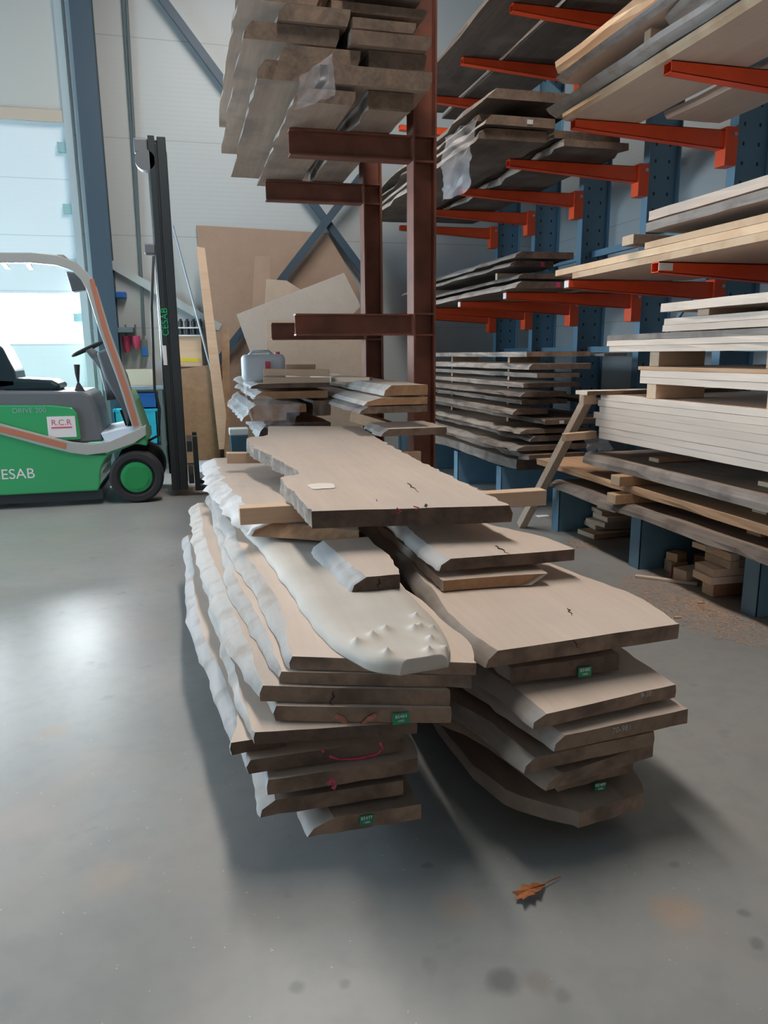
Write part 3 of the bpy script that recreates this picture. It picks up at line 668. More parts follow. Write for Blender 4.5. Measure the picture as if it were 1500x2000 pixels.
# ------------------------------------------------------------------ blue and orange cantilever rack
YK = [2.90, 3.87, 4.90, 5.96, 7.05, 8.10, 9.15]
XT, XC = 2.60, 3.86
LV = [1.79, 2.815, 3.93]
rk = empty('cantilever_rack', (XC, 6, 0), 'tall blue cantilever rack with orange arms along the right wall', 'rack')
for k, yy in enumerate(YK):
    # upright: web plate with perforations between two flanges
    MB().ibeam((XC+.15, yy, 0), (XC+.15, yy, 5.3), .30, .09, .008, .006, upv=(1,0,0)).build('upright', M_['perf'], rk)
    y_ = yy; yy = yy + (.07 if k == 0 else 0); XT_ = XT; XT = XT + (.07 if k == 0 else 0)
    ft = MB().box((XT-.02, yy-.052, 0), (XT-.008, yy+.052, .33)).box((XT-.02, yy-.052, 0), (XC, yy-.046, .33)).box((XT-.02, yy+.046, 0), (XC, yy+.052, .33)).box((XT-.008,yy-.046,.30),(XC,yy+.046,.315))
    ft.build('foot', M_['blue'], rk, bevel=.003)
    yy = y_; XT = XT_
    for lv, zt in enumerate(LV):
        a = empty('arm', (XT, yy, zt), None, None); a.parent = rk; a.location = Vector((XT-XC, yy-6, zt))
        bpy.data.objects.remove(a)
        t_, u_ = .045, .10
        am = MB(); yo = .035
        # tapered hollow arm
        am.prism([(XT, yy-yo, zt), (XC-.10, yy-yo, zt), (XC-.10, yy-yo, zt-.125), (XT, yy-yo, zt-.055)], (0,.004,0))
        am.prism([(XT, yy+yo-.004, zt), (XC-.10, yy+yo-.004, zt), (XC-.10, yy+yo-.004, zt-.125), (XT, yy+yo-.004, zt-.055)], (0,.004,0))
        am.box((XT, yy-yo, zt-.004), (XC-.1, yy+yo, zt))
        am.prism([(XT, yy-yo, zt-.055), (XC-.10, yy-yo, zt-.125), (XC-.10, yy-yo, zt-.121), (XT, yy-yo, zt-.051)], (0,2*yo,0))
        ao = am.build('arm', M_['orange'], rk)
        MB().box((XC-.10, yy-.055, zt-.235), (XC-.002, yy+.055, zt+.02)).build('bracket', M_['orange'], ao, bevel=.004)
        MB().lathe((XC-.03, yy-.056, zt-.03), [(0,.014),(-.008,.014)], 'y', 12).build('bolt', M_['metal'], ao)
        if lv == 0:
            if k in (3, 4, 2): MB().box((XT-.003, yy-.03, zt-.05), (XT, yy+.03, zt-.006)).build('cap_label', M_['white'], ao)
            if k == 1: MB().box((XT, yy-.038, zt-.046), (XT+.09, yy-.0355, zt-.006)).build('paper_label', M_['white'], ao)
for yy, y2 in zip(YK, YK[1:]):
    for z in (1.32, 2.25, 4.2): MB().box((XC+.13, yy+.02, z-.03), (XC+.17, y2-.02, z+.03)).build('tie_bar', M_['blue'], rk)
MB().bar((XC+.2, YK[1], 2.25), (XC+.2, YK[2], 1.32), .02, .03).build('diagonal_tie', M_['blue'], rk)
MB().bar((XC+.2, YK[2], 2.25), (XC+.2, YK[3], 1.32), .02, .03).build('diagonal_tie', M_['blue'], rk)

# near ground-level stack: pale planks seen along their long edge
G = 'boards of the near ground stack on the blue rack'
def side(label, px, pyt, pyb, x0=2.6, x1=3.3, y0=2.35, dz=0, t=None, **k):
    """board along y, its far end at photo pixel px when its left edge runs at x0"""
    a = P(px, pyt, x=x0); b_ = P(px, pyb, x=x0)
    if t is None: t = a.z - b_.z
    k.setdefault('fm', 'face_pale'); k.setdefault('sm', 'face_pale'); k.setdefault('em', 'end_fresh'); k.setdefault('amp', .002)
    return rp(label, x0, x1, y0, a.y, a.z - t, a.z, group=k.pop('group', G), **k)
old = dict(fm='face_old', sm='old_edge', em='old_end', amp=.014)
zs = .335
S = [ # label, far px, thickness, x0, x1, gap above, style
 ('grey weathered waney board resting directly on the blue feet, near ground stack', 1085, .050, 2.56, 3.7, .065, dict(old, wl=-.05)),
 ('orange-brown board with a chipped far end, second layer of near ground stack', 1048, .046, 2.58, 3.7, .065, dict(fm='face_warm', sm='face_warm', amp=.006)),
 ('thick grey bark-edged board wrapped in torn film, third layer near ground stack', 1145, .068, 2.60, 3.7, .030, dict(old, wl=-.03)),
]
z = .335
for lb, px, t, x0, x1, gap, st in S:
    far = P(px, 900, x=x0).y
    rp(lb, x0, x1, 2.3, far, z, z+t, group=G, **st)
    for yy, nm in ((3.05, 'near'), (3.98, 'far')):
        beam('%s wooden block above the %s' % (nm, lb.split(',')[0]), (x0-.09 if yy > 3.5 and gap > .05 else x0+.15, yy, z+t+gap/2), (3.05, yy, z+t+gap/2), .10, gap-.004, fm='beam' if '' else 'face_warm', name='spacer_block', cat='block', group='spacer blocks of the near ground stack', bev=.004)
    z += t + gap
z0 = z
planks = [(1172,.040,'lowest'),(1172,.038,'second'),(1165,.050,'third'),(1160,.042,'fourth'),(1170,.040,'fifth'),(1168,.040,'sixth'),(1172,.036,'seventh')]
zz = .742; z = max(z, zz)
for px, t, nm in planks:
    rp('%s plank of the tight block of seven pale planks in near ground stack' % nm, 2.60, 3.7, 2.3, P(px, 800, x=2.6).y, z, z+t-.0015, group=G, fm='face_pale', sm='face_pale', amp=.0015, em='end_fresh'); z += t
ZA = z
def spacer(z_a, z_b, label, ys=(2.9, 3.86), x0=2.62):
    for yy, nm in zip(ys, ('near', 'far')):
        beam('%s pale block %s' % (nm, label), (x0, yy, (z_a+z_b)/2), (2.95, yy, (z_a+z_b)/2), .09, z_b-z_a-.001, name='spacer_block', cat='block', group='spacer blocks of the near ground stack', bev=.003)
spacer(z, z+.085, 'on top of the seven-plank block'); z += .085
for px, t, nm, sm in [(1250,.038,'lower','face_pale'),(1250,.040,'middle','face_pale'),(1245,.022,'upper dark','face_warm')]:
    rp('%s plank of the three-plank layer in near ground stack' % nm, 2.62, 3.7, 2.3, P(px, 740, x=2.62).y, z, z+t-.0015, group=G, fm='face_pale', sm=sm, amp=.002); z += t
spacer(z, z+.085, 'under the bark-flecked planks', ys=(2.95, 3.88), x0=2.64); z += .085
for px, t, nm, sm in [(1190,.036,'lowest pale','face_pale'),(1185,.034,'middle bark-flecked','face_pale'),(1185,.034,'upper bark-streaked','old_edge')]:
    rp('%s plank of the long-reaching layer in near ground stack' % nm, 2.60, 3.7, 2.3, P(px, 680, x=2.6).y, z, z+t-.0015, group=G, fm='face_pale', sm=sm, amp=.003); z += t
z += .004
for px, t, nm in [(1295,.036,'lower'),(1297,.036,'upper')]:
    rp('%s of the two short planks near the top of near ground stack' % nm, 2.60, 3.6, 2.3, P(px, 640, x=2.6).y, z, z+t-.0015, group=G, fm='face_pale', sm='face_pale', amp=.002); z += t
spacer(z, z+.035, 'below the topmost plank', ys=(2.8, 3.45)); z += .035
rp('topmost plank of the near ground stack', 2.58, 3.5, 2.3, P(1290,603,x=2.58).y, z, z+.045, group=G, fm='face_pale', sm='face_pale', amp=.004)
TOPN = z
pa = P(1137,765,y=4.42)
rp('thin pale board poking left out of the near ground stack onto the slanted post', pa.x-.03, 3.6, 4.30, 4.45, ZA+.001, ZA+.026, group=G, fm='face_pale', sm='face_pale', amp=.001)
# slanted post with its two pegs
foot = P(1018,1030,z=.0)
tp = P(1150,775,y=4.52)
mb = MB().bar(Vector((foot.x, foot.y, .012)), tp, .055, .07, upv=(0,1,0)); mb.m = [0]*6
po = mb.build('timber_post', W['post'], bevel=.003); tag(po, 'slanted grey timber prop leaning on the near ground stack', 'post')
b0 = P(1095,853,y=4.50); beam('upper-mid pale peg passing the slanted prop into the stack', (b0.x, 4.46, b0.z), (2.62, 4.46, b0.z+.01), .05, .05, name='timber_peg', cat='peg', group='pegs at the slanted prop')
b0 = P(1130,772,y=4.50); beam('top peg over the slanted prop, under the poking board', (b0.x, 4.46, ZA-.035), (2.60, 4.46, ZA-.035), .06, .065, name='timber_peg', cat='peg', group='pegs at the slanted prop')
film('plastic_film', 'small clear film scrap at the far end of the bark-edged board', [P(1140,850,y=4.55), P(1150,885,y=4.5), P(1200,880,y=4.35), P(1180,848,y=4.4)], amp=.02, seed=21)

# near loads on the arms
G1 = 'boards on the middle orange arms'
z = LV[0]+.002
rp('wide glued panel lying on the middle orange arms, blue-marked laminated edge', 2.60, 3.5, 2.0, P(1085,525,x=2.6).y-.25, z, z+.038, group=G1, fm='face', sm='lam', amp=.001, em='lam')
rp('second glued panel on the middle orange arms, reaching farthest', 2.60, 3.5, 2.0, P(1085,525,x=2.6).y, z+.040, z+.080, group=G1, fm='face', sm='lam', amp=.001, em='lam')
rp('third glued panel on the middle orange arms, shorter', 2.60, 3.5, 2.0, P(1260,470,x=2.6).y, z+.082, z+.118, group=G1, fm='face', sm='lam', amp=.001)
for yy, nm in ((2.7,'near'),(4.1,'far')):
    beam('%s thick weathered spacer block on the glued panels' % nm, (2.56,yy,z+.142+.006), (3.4,yy,z+.148), .12, .055, fm='face_old', name='spacer_block', cat='block', group='spacer blocks on the glued panels')
rp('lower thick pinkish board above the glued panels', 2.60, 3.3, 2.0, P(1262,430,x=2.6).y, z+.178, z+.225, group=G1, fm='face', sm='old_edge', amp=.004)
rp('upper thick pinkish board above the glued panels', 2.62, 3.3, 2.0, P(1262,410,x=2.6).y, z+.240, z+.290, group=G1, fm='face', sm='face', amp=.004)
G2 = 'boards on the upper orange arms, near bay'
z = LV[1]+.002
rp('wide tan board lying lowest on the upper orange arms, near bay', 2.55, 3.08, 1.6, P(1100,245,x=2.55).y, z, z+.045, group=G2, fm='face', sm='lam', amp=.008, wl=.02)
rp('second tan board lying lowest beside the wide one on the upper arms', 3.20, 3.62, 1.6, 4.75, z, z+.045, group=G2, fm='face', sm='face', wl=.02)
rp('grey waney board second on the upper orange arms, pointed far end', 2.50, 3.2, 1.6, P(1067,235,x=2.5).y, z+.062, z+.115, group=G2, fm='face_old', sm='wane', amp=.012, wl=.06)
rp('thick dark grey bark board above the pointed one on the upper arms', 2.56, 3.3, 1.6, 3.9, z+.135, z+.225, group=G2, fm='face_old', sm='old_edge', amp=.03, wl=.05)
beam('pale square block between boards on the upper arms', (2.58,4.05,z+.17), (3.2,4.05,z+.17), .06, .10, name='spacer_block', cat='block', group='spacer blocks on the upper arms')
rp('pale edged board fourth up on the upper orange arms', 2.50, 3.2, 1.6, P(1083,172,x=2.5).y, z+.245, z+.275, group=G2, fm='face', sm='wane_white', amp=.008, wl=.05)
rp('topmost golden edged board on the upper orange arms, near bay', 2.54, 3.2, 1.6, P(1085,125,x=2.54).y, z+.33, z+.40, group=G2, fm='face', sm='lam', amp=.01, wl=.02)
beam('small spacer under the topmost golden board', (2.62,3.9,z+.302), (3.1,3.9,z+.302), .06, .053, name='spacer_block', cat='block', group='spacer blocks on the upper arms')

# far bay loads
def stackrows(G, where, rows, y1, **kw):
    n = len(rows)
    for i, (x0, x1, y0, z0, z1, extra) in enumerate(rows):
        k = dict(kw); k.update(extra)
        side_ = k.pop('nm', None); mk = k.pop('mk', None)
        bo = rp('%s %s' % (side_ or (nth(i, n) + ' board'), where), x0, x1, y0, y1 + rnd.uniform(-.2, .2), z0, z1, group=G, **k)
        if mk:
            xm_ = x0 + (x1-x0)*mk[0]; zc = (z0+z1)/2; e_ = MB().box((xm_-mk[2]/2, y0-.006, zc-mk[3]/2), (xm_+mk[2]/2, y0-.003, zc+mk[3]/2)).build(mk[1], M_[mk[4]], bo); e_['label'] = mk[5]
# ground, far bay
G3 = 'boards of the far ground stack on the blue rack'
rows = []; z = .34; i = 0
spec = [(2.58,3.30,.085,dict(amp=.03,em='end_dark',nm='massive dark lowest slab with pink mark',mk=(.5,'paint_mark',.05,.05,'pink','pink paint mark'))),(2.62,3.25,.04,dict(fm='face_warm')),(2.60,3.45,.04,dict(wl=-.08,mk=(.5,'tag',.05,.028,'white','small pale tag'))),(2.70,3.2,.045,dict(wl=-.05)),
        (2.62,3.3,.035,dict(wl=-.06)),(2.75,3.35,.04,dict(mk=(.3,'tag',.04,.025,'white','small pale tag'))),(2.60,3.0,.045,dict(wl=-.04)),(2.66,3.2,.035,{}),(2.62,3.1,.04,dict(wl=-.05,fm='face')),
        (2.60,3.22,.035,dict(fm='face')),(2.66,3.15,.035,{}),(2.62,3.25,.045,dict(fm='face', wl=-.03)),(2.60,3.28,.04,dict(fm='face', em='end'))]
gaps = [.02,.03,.03,.02,.04,.03,.035,.035,.035,.045,.03,.055,0]
for (x0, x1, t, ex), g in zip(spec, gaps):
    rows.append((x0+.02, x1-.1, 5.45+rnd.uniform(0,.3), z, z+t, ex)); z += t + g
far_top = z
stackrows(G3, 'of the far ground stack on the blue feet', rows, 8.6, em='old_end', amp=.022)
for i in range(12):
    z_a = rows[i][4]; z_b = rows[i+1][3]
    for yy, nm in ((6.3, 'front'), (7.8, 'rear')):
        beam('%s sticker over the %s board of the far ground stack' % (nm, ORD[i]), (2.8, yy, (z_a+z_b)/2), (3.1, yy, (z_a+z_b)/2), .04, z_b-z_a-.001, fm='face_warm', name='sticker', cat='sticker', group='stickers in the far ground stack', bev=0)
rp('right-hand thin plank jutting from the top of the far ground stack', 3.22, 3.42, 5.4, 8.3, rows[-1][3], rows[-1][3]+.02, group=G3, fm='face', em='end')
for k, (x0, x1, zi) in enumerate([(2.98,3.28,7),(3.1,3.5,5),(3.05,3.35,3)]):
    rp('%s of three short boards sticking out right in the far ground stack' % ('upper','middle','lower')[k], 3.24, 3.24+.22, 5.35+.1*k, 8.2, rows[zi][3]+.002, rows[zi][3]+.035, group=G3, em='end')
for k, (a, b_) in enumerate(((1018,863),(1040,770),(1015,832))):
    pt = P(a, b_, y=5.43)
# level 1 far
G4 = 'dark slabs on the middle arms, far bay'
z = LV[0]+.002
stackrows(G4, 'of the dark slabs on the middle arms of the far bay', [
  (2.56,3.0,5.55,z,z+.05,dict(wl=-.05,mk=(.7,'paint_mark',.04,.04,'pink','pink paint mark'))),(2.60,3.15,5.6,z+.075,z+.115,dict(wl=-.05)),(2.58,2.9,5.7,z+.175,z+.22,dict(wl=-.06,mk=(.7,'paint_mark',.03,.035,'pink','pink paint mark'))),(2.60,3.05,5.65,z+.235,z+.285,dict(wl=-.06))], 8.7, em='end_dark', amp=.02, fm='face_shaded')
for yy, nm in ((6.2,'front'),(7.9,'rear')):
    beam('%s yellowish stick between the dark slabs of the far bay' % nm, (2.62,yy,z+.145), (2.9,yy,z+.145), .04, .058, name='sticker', cat='sticker', group='sticks in the far middle load')
rp('right-hand dark slab with a pink mark on the middle arms of the far bay', 3.2, 3.6, 5.6, 8.5, z, z+.06, group=G4, em='end_dark')
rp('second right-hand dark slab with a red mark, middle arms of the far bay', 3.2, 3.7, 5.7, 8.5, z+.08, z+.14, group=G4, em='end_dark')
for (a, b_, c_, d_) in ((1030,500,1034,520),(1018,525,1022,538),(1030,552,1036,566),(1100,492,1108,505)):
    pass
# level 2 far
G5 = 'dark slabs on the upper arms, far bay'
z = LV[1]+.002
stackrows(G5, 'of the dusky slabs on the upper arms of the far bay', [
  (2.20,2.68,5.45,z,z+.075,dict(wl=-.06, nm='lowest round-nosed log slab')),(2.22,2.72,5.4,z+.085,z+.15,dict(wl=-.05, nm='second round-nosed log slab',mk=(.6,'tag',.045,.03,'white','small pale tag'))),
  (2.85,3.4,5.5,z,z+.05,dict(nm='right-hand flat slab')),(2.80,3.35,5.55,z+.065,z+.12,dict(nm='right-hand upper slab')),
  (2.25,2.75,5.7,z+.19,z+.24,dict(wl=-.06, nm='third slab')),(2.3,3.0,5.5,z+.29,z+.36,dict(wl=-.08, nm='broad high slab, stained,')),(2.5,3.1,5.9,z+.40,z+.46,dict(wl=-.1, nm='topmost leaning slab'))], 9.0, em='old_end', amp=.03, fm='face_shaded')
for yy, nm in ((6.2,'front'),(7.9,'rear')):
    beam('%s sticker low in the dusky load of the far bay' % nm, (2.35,yy,z+.17), (2.65,yy,z+.17), .05, .037, fm='face_old', name='sticker', cat='sticker', group='stickers in the dusky load')
    beam('%s sticker midway in the dusky load of the far bay' % nm, (2.4,yy,z+.265), (2.7,yy,z+.265), .05, .047, fm='face_old', name='sticker', cat='sticker', group='stickers in the dusky load')
    beam('%s sticker high in the dusky load of the far bay' % nm, (2.6,yy,z+.38), (2.9,yy,z+.38), .05, .037, fm='face_old', name='sticker', cat='sticker', group='stickers in the dusky load')
rp('ragged dark slab hanging past the arms behind the brown column', 1.75, 2.25, 6.4, 9.0, LV[1]-.16, LV[1]-.06, group=G5, amp=.05, sm='bark', wl=-.05, em='end_dark') if False else None
# level 3
G6 = 'dark slabs on the highest arms'
z = LV[2]+.002
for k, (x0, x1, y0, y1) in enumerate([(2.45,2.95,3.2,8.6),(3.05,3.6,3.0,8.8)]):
    rp('%s wide dark slab lying on the highest orange arms' % ('left', 'right')[k], x0, x1, y0, y1, z, z+.06, group=G6, wl=-.04, fm='face_shaded', sm='face_shaded')
    rp('%s upper dark slab stacked on the highest orange arms' % ('left', 'right')[k], x0+.05, x1, y0+.2, y1-.2, z+.064, z+.13, group=G6, wl=-.04, fm='face_shaded', sm='face_shaded')

# ------------------------------------------------------------------ offcuts under the rack
G = 'offcut blocks under the blue rack'
def block(label, c, s, rz=0, mt='face_pale', name='offcut_block', tilt=0):
    a = rz; dx = Vector((cos(a), sin(a), tilt))*s[0]/2
    mb = MB().bar(Vector(c)-dx, Vector(c)+dx, s[1], s[2]); mb.m = [1,1,0,0,0,0]
    o = mb.build(name, [W[mt], W['beam_end']], bevel=.002); return tag(o, label, 'offcut', G)
# shims between the first two feet
c = P(1180,1045,z=0); bx, by = c.x+.12, c.y+.02
lay = [(0,0,.02,.55,.1,'lowest long'),(.02,.05,.06,.42,-.1,'second'),(-.02,.02,.095,.36,.2,'third'),(.05,0,.13,.40,0,'fourth'),(.0,.03,.165,.30,-.15,'fifth'),(.03,.0,.20,.30,.15,'sixth'),(.04,.02,.232,.24,.05,'topmost')]
for dx, dy, z, s, rz, nm in lay:
    block('%s wedge-cut offcut of the small heap behind the middle blue foot' % nm, (bx+dx, by+dy, z), (s, .20, .034), rz, 'face_warm' if nm in ('lowest long', 'fifth') else 'face')
# three chunky blocks beside the middle foot
for (px, py, s, rz, z, mt, nm) in [(1340,1128,(.16,.10,.07),.15,.035,'face','front one marked pink'),(1312,1112,(.10,.10,.07),-.2,.036,'face_warm','left rear'),(1368,1108,(.08,.09,.09),.3,.046,'face_warm','right rear')]:
    c = P(px, py+10, z=0); b = block('chunky offcut beside the middle blue foot, %s' % nm, (c.x+.06, c.y+.05, z), s, rz, mt)
    if 'pink' in nm:
        blotch(b, [(1306,1127),(1312,1120),(1318,1112),(1320,1107)], P(1313,1120,z=.03).y, .006, M_['pink'])
block('small brown offcut on top of the chunky pair', (P(1312,1122,z=0).x+.06, P(1312,1122,z=0).y+.05, .097), (.09,.08,.05), .3, 'face_warm')
# stack of little beams
c = P(1385,1165,z=0); sx, sy = c.x+.16, c.y-.05
block('trapezoid supporting offcut under the little beam stack', (sx, sy+.08, .045), (.30,.09,.088), 0, 'face_warm')
for k, (dy, z, s, nm) in enumerate([(0,.11,.42,'bottom wide'),(.0,.153,.40,'second wide')]):
    block('%s plank of the little beam stack under the rack' % nm, (sx, sy+.05, z), (s,.16,.041), -.05, 'face_pale')
for r_ in range(2):
    for c_ in range(4):
        block('short square beam, %s row %s column, of the little beam stack' % (('lower','upper')[r_], ('far left','left','right','far right')[c_]), (sx-.1+c_*.065, sy+.05+.012*((c_*7+r_*3)%3), .198+.044*r_), (.058,.20-.02*c_,.042), 0, 'face_pale')
block('long flat offcut on top of the little beam stack', (sx-.12, sy+.06, .286), (.26,.10,.03), .05, 'face_pale')
# thin lath on the floor
block('thin lath lying on the floor before the chunky offcuts', (P(1300,1135,z=0).x, P(1300,1135,z=0).y, .008), (.34,.03,.014), -.75, 'face')
c = P(1060,1008,z=0); t = MB().box((c.x-.05, c.y-.03, 0.0005), (c.x+.05, c.y+.03, .003)).build('paper_scrap', M_['white']); tag(t, 'small white paper scrap on the floor beside the slanted prop', 'paper')
# sawdust and chips
def chips(name, label, cx, cy, rx, ry, n, s0, s1, mt, seed):
    r = random.Random(seed); mb = MB()
    for _ in range(n):
        a = r.uniform(0, 2*pi); q = r.random()**.7; x = cx+rx*q*cos(a); y = cy+ry*q*sin(a); s = r.uniform(s0, s1); b = r.uniform(0, pi)
        h = s*.3*r.uniform(.4, 1)
        mb.add([(x+s*cos(b), y+s*sin(b), .0005), (x-s*.4*sin(b), y+s*.4*cos(b), h), (x-s*cos(b), y-s*sin(b), .0005), (x+s*.4*sin(b), y-s*.4*cos(b), .0005)], [(0,1,2),(0,2,3),(0,3,1),(1,3,2)])
    tag(mb.build(name, mt), label, 'sawdust', kind='stuff')
sd = mat('sawdust', (.52,.33,.22), .9); sp = mat('pale shavings', (.62,.52,.38), .9)
c = P(1400,1195,z=0); chips('sawdust', 'reddish sawdust along the foot of the blue rack', c.x-.02, c.y+.1, .30, .60, 7000, .003, .009, sd, 1)
c = P(1190,1060,z=0); chips('sawdust', 'sawdust and crumbs around the small offcut heap', c.x, c.y, .30, .22, 2600, .003, .009, sd, 2)
chips('wood_shavings', 'pale shavings scattered over the open concrete floor', .1, 1.9, 1.3, 1.3, 420, .001, .004, sp, 3)
c = P(1325,1780,z=0); chips('sawdust', 'faint orange sawdust smear on the floor at lower right', c.x, c.y, .06, .05, 260, .0006, .002, sd, 4)
for i, (a, b_, lb) in enumerate([(1368,1178,'orange chip on the floor before the little beam stack'),(1322,1207,'tiny orange chip on the floor beyond the wide pale slab')]):
    c = P(a, b_, z=0); t = MB().prism([(c.x-.02,c.y-.005,.0005),(c.x+.018,c.y-.01,.0005),(c.x+.022,c.y+.008,.0005),(c.x-.01,c.y+.012,.0005)], (0,0,.006)).build('wood_chip', W['face_warm']); tag(t, lb, 'wood chip')
# dry leaf
def leaf():
    tip = P(1004,1760,z=.004); st = P(1095,1714,z=.004); ax = (tip-st); Ln = ax.length; ax.normalize(); sd_ = Vector((-ax.y, ax.x, 0))
    root = empty('dry_leaf', (st.x, st.y, 0), 'curled brown dry leaf on the floor at lower right', 'leaf')
    pr = [(.34,0),(.40,.05),(.50,.10),(.60,.16),(.66,.12),(.76,.20),(.80,.13),(.97,.17),(.90,.07),(1.0,.02),(.90,-.03),(.96,-.10),(.80,-.08),(.74,-.13),(.62,-.08),(.52,-.09),(.42,-.04)]
    pts = [st + ax*(u*Ln) + sd_*(v*Ln) for u, v in pr]
    cc = st + ax*(.68*Ln); n = len(pts); vs = [cc + Vector((0,0,.012))] + [p + Vector((0,0,.002+.022*abs(v)/.2)) for p, (u, v) in zip(pts, pr)]
    fs = [(0, i+1, (i+1) % n+1) for i in range(n)]
    mb = MB().add(vs, fs); mb.add([v - Vector((0,0,.0015)) for v in vs], fs); mb.build('blade', M_['leaf'], root)
    MB().tube([st + Vector((0,0,.003)), st + ax*.2*Ln + Vector((0,0,.006)), st + ax*.36*Ln + Vector((0,0,.006)), cc+Vector((0,0,.013))], [.0012,.0016,.002,.001], 6).build('stem', M_['leaf'], root)
leaf()

# ------------------------------------------------------------------ forklift
FY = 6.95; FD = 1.02
fk = empty('forklift', (-1.0, FY+FD/2, 0), 'green electric forklift with tall black mast parked by the roller door', 'forklift')
def sideprof(pxs, y=FY): return [P(a, b, y=y) for a, b in pxs]
def extr(name, pxs, mt, y=FY, d=FD, bevel=.01, parent=fk, **k):
    return MB().prism(sideprof(pxs, y), (0, d, 0)).build(name, mt, parent, bevel=bevel, **k)
# lower chassis: side outline traced, continues left out of the frame; wheel arch cut
arch = []
wc = P(267,935,y=FY)
for k in range(9):
    a = radians(185 - k*14.5); arch.append((wc.x + .31*cos(a), wc.z + .31*sin(a)))
body = [(-2.35,.13),(-.80,.13)] 
poly = [Vector((-2.5,FY,.16)), Vector((-1.6,FY,.13)), Vector((wc.x-.33,FY,.13))] + [Vector((x,FY,z_)) for x, z_ in arch] + \
       [P(285,848,y=FY), P(268,862,y=FY), P(205,888,y=FY), P(150,885,y=FY), P(90,868,y=FY), P(0,842,y=FY), Vector((-2.1,FY,.88)), Vector((-2.5,FY,.92))]
MB().prism(poly, (0,FD,0)).build('chassis', M_['green'], fk, bevel=.015)
MB().prism([Vector((-2.5,FY+.03,.05)), Vector((wc.x-.30,FY+.03,.05)), Vector((wc.x-.30,FY+.03,.14)), Vector((-2.5,FY+.03,.14))], (0,FD-.06,0)).build('skirt', M_['blacksteel'], fk)
ex = extr('battery_cover', [(-260,770),(0,792),(100,792),(140,796),(150,808),(158,858),(110,862),(0,828),(-260,795)], M_['green'], y=FY+.02, d=FD-.04)
extr('hood', [(-200,745),(0,765),(160,765),(175,772),(186,800),(202,862),(150,866),(0,830),(-200,800)], M_['greyplastic'], y=FY+.05, d=FD-.1, bevel=.02)
extr('step_plate', [(196,846),(262,832),(280,848),(208,868)], mat('pale step plate', (.6,.68,.78), .3), y=FY+.03, d=FD-.06)
# guard side beam with tape
def strip(name, top, bot, mt, y, d, parent): return MB().prism([P(a, b, y=y) for a, b in top] + [P(a, b, y=y) for a, b in bot[::-1]], (0, d, 0)).build(name, mt, parent, bevel=.004)
for y in (FY-.02, FY+FD-.05):
    g_ = strip('guard_beam', [(-150,792),(0,828),(90,852),(140,864),(180,868),(215,862),(262,842),(285,830)], [(-150,818),(0,848),(90,873),(140,885),(170,889),(210,884),(262,866),(285,850)], M_['guard'], y, .06, fk)
    if y < 7: 
        s_ = strip('tape', [(-150,798),(0,832),(60,847),(130,866)], [(-150,812),(0,844),(60,859),(128,877)], M_['stripe'], y-.004, .004, g_); s_['label'] = 'orange tape on the beam'
def leg(y):
    pts = [P(a, b, y=y) for a, b in ((-170,512),(-60,503),(60,503),(110,508),(145,520),(165,540),(178,562),(205,650),(240,745),(262,815),(272,845))]
    mb = MB()
    n = len(pts); vs = []
    for i, p in enumerate(pts):
        d = (pts[min(i+1, n-1)] - pts[max(i-1, 0)]).normalized(); s = Vector((-d.z, 0, d.x))*.04
        vs += [p+s, p-s, p-s+Vector((0,.07,0)), p+s+Vector((0,.07,0))]
    fs = [(4*i+a, 4*i+(a+1)%4, 4*i+4+(a+1)%4, 4*i+4+a) for i in range(n-1) for a in range(4)] + [(0,1,2,3), tuple(4*n-4+k for k in (3,2,1,0))]
    return mb.add(vs, fs).build('guard_leg', M_['guard'], fk, bevel=.006)
lg = leg(FY); leg(FY+FD-.07)
t_ = strip('tape', [(172,546),(185,570),(212,650),(252,752),(268,830)], [(180,545),(192,568),(222,650),(262,752),(270,830)], M_['stripe'], FY-.006, .005, lg)
bpy.data.objects.remove(t_)
q0 = [P(a, b, y=FY-.006) for a, b in ((179,545),(204,640),(224,700),(248,770),(266,832))]
mb = MB(); vs = []
for i, p in enumerate(q0):
    d = (q0[min(i+1,4)]-q0[max(i-1,0)]).normalized(); s = Vector((-d.z,0,d.x))*.018; vs += [p+s, p-s]
fs = [(2*i,2*i+1,2*i+3,2*i+2) for i in range(4)]; mb.add(vs, fs); mb.add([v+Vector((0,.005,0)) for v in vs], fs)
t_ = mb.build('tape', M_['stripe'], lg); t_['label'] = 'orange tape on the leg'
zr = P(60,500,y=FY).z
for k in range(6): MB().bar((-1.25-.20*k, FY+.05, zr-.0), (-1.36-.20*k, FY+FD-.06, zr), .035, .02).build('roof_bar', M_['guard'], fk)
MB().box((P(112,515,y=FY).x, FY+.03, zr-.02), (P(112,515,y=FY).x+.05, FY+FD-.03, zr+.02)).build('roof_crossbar', M_['guard'], fk)
extr('work_lamp', [(128,530),(155,532),(165,565),(140,570)], M_['greyplastic'], y=FY+.1, d=.14, bevel=.01)
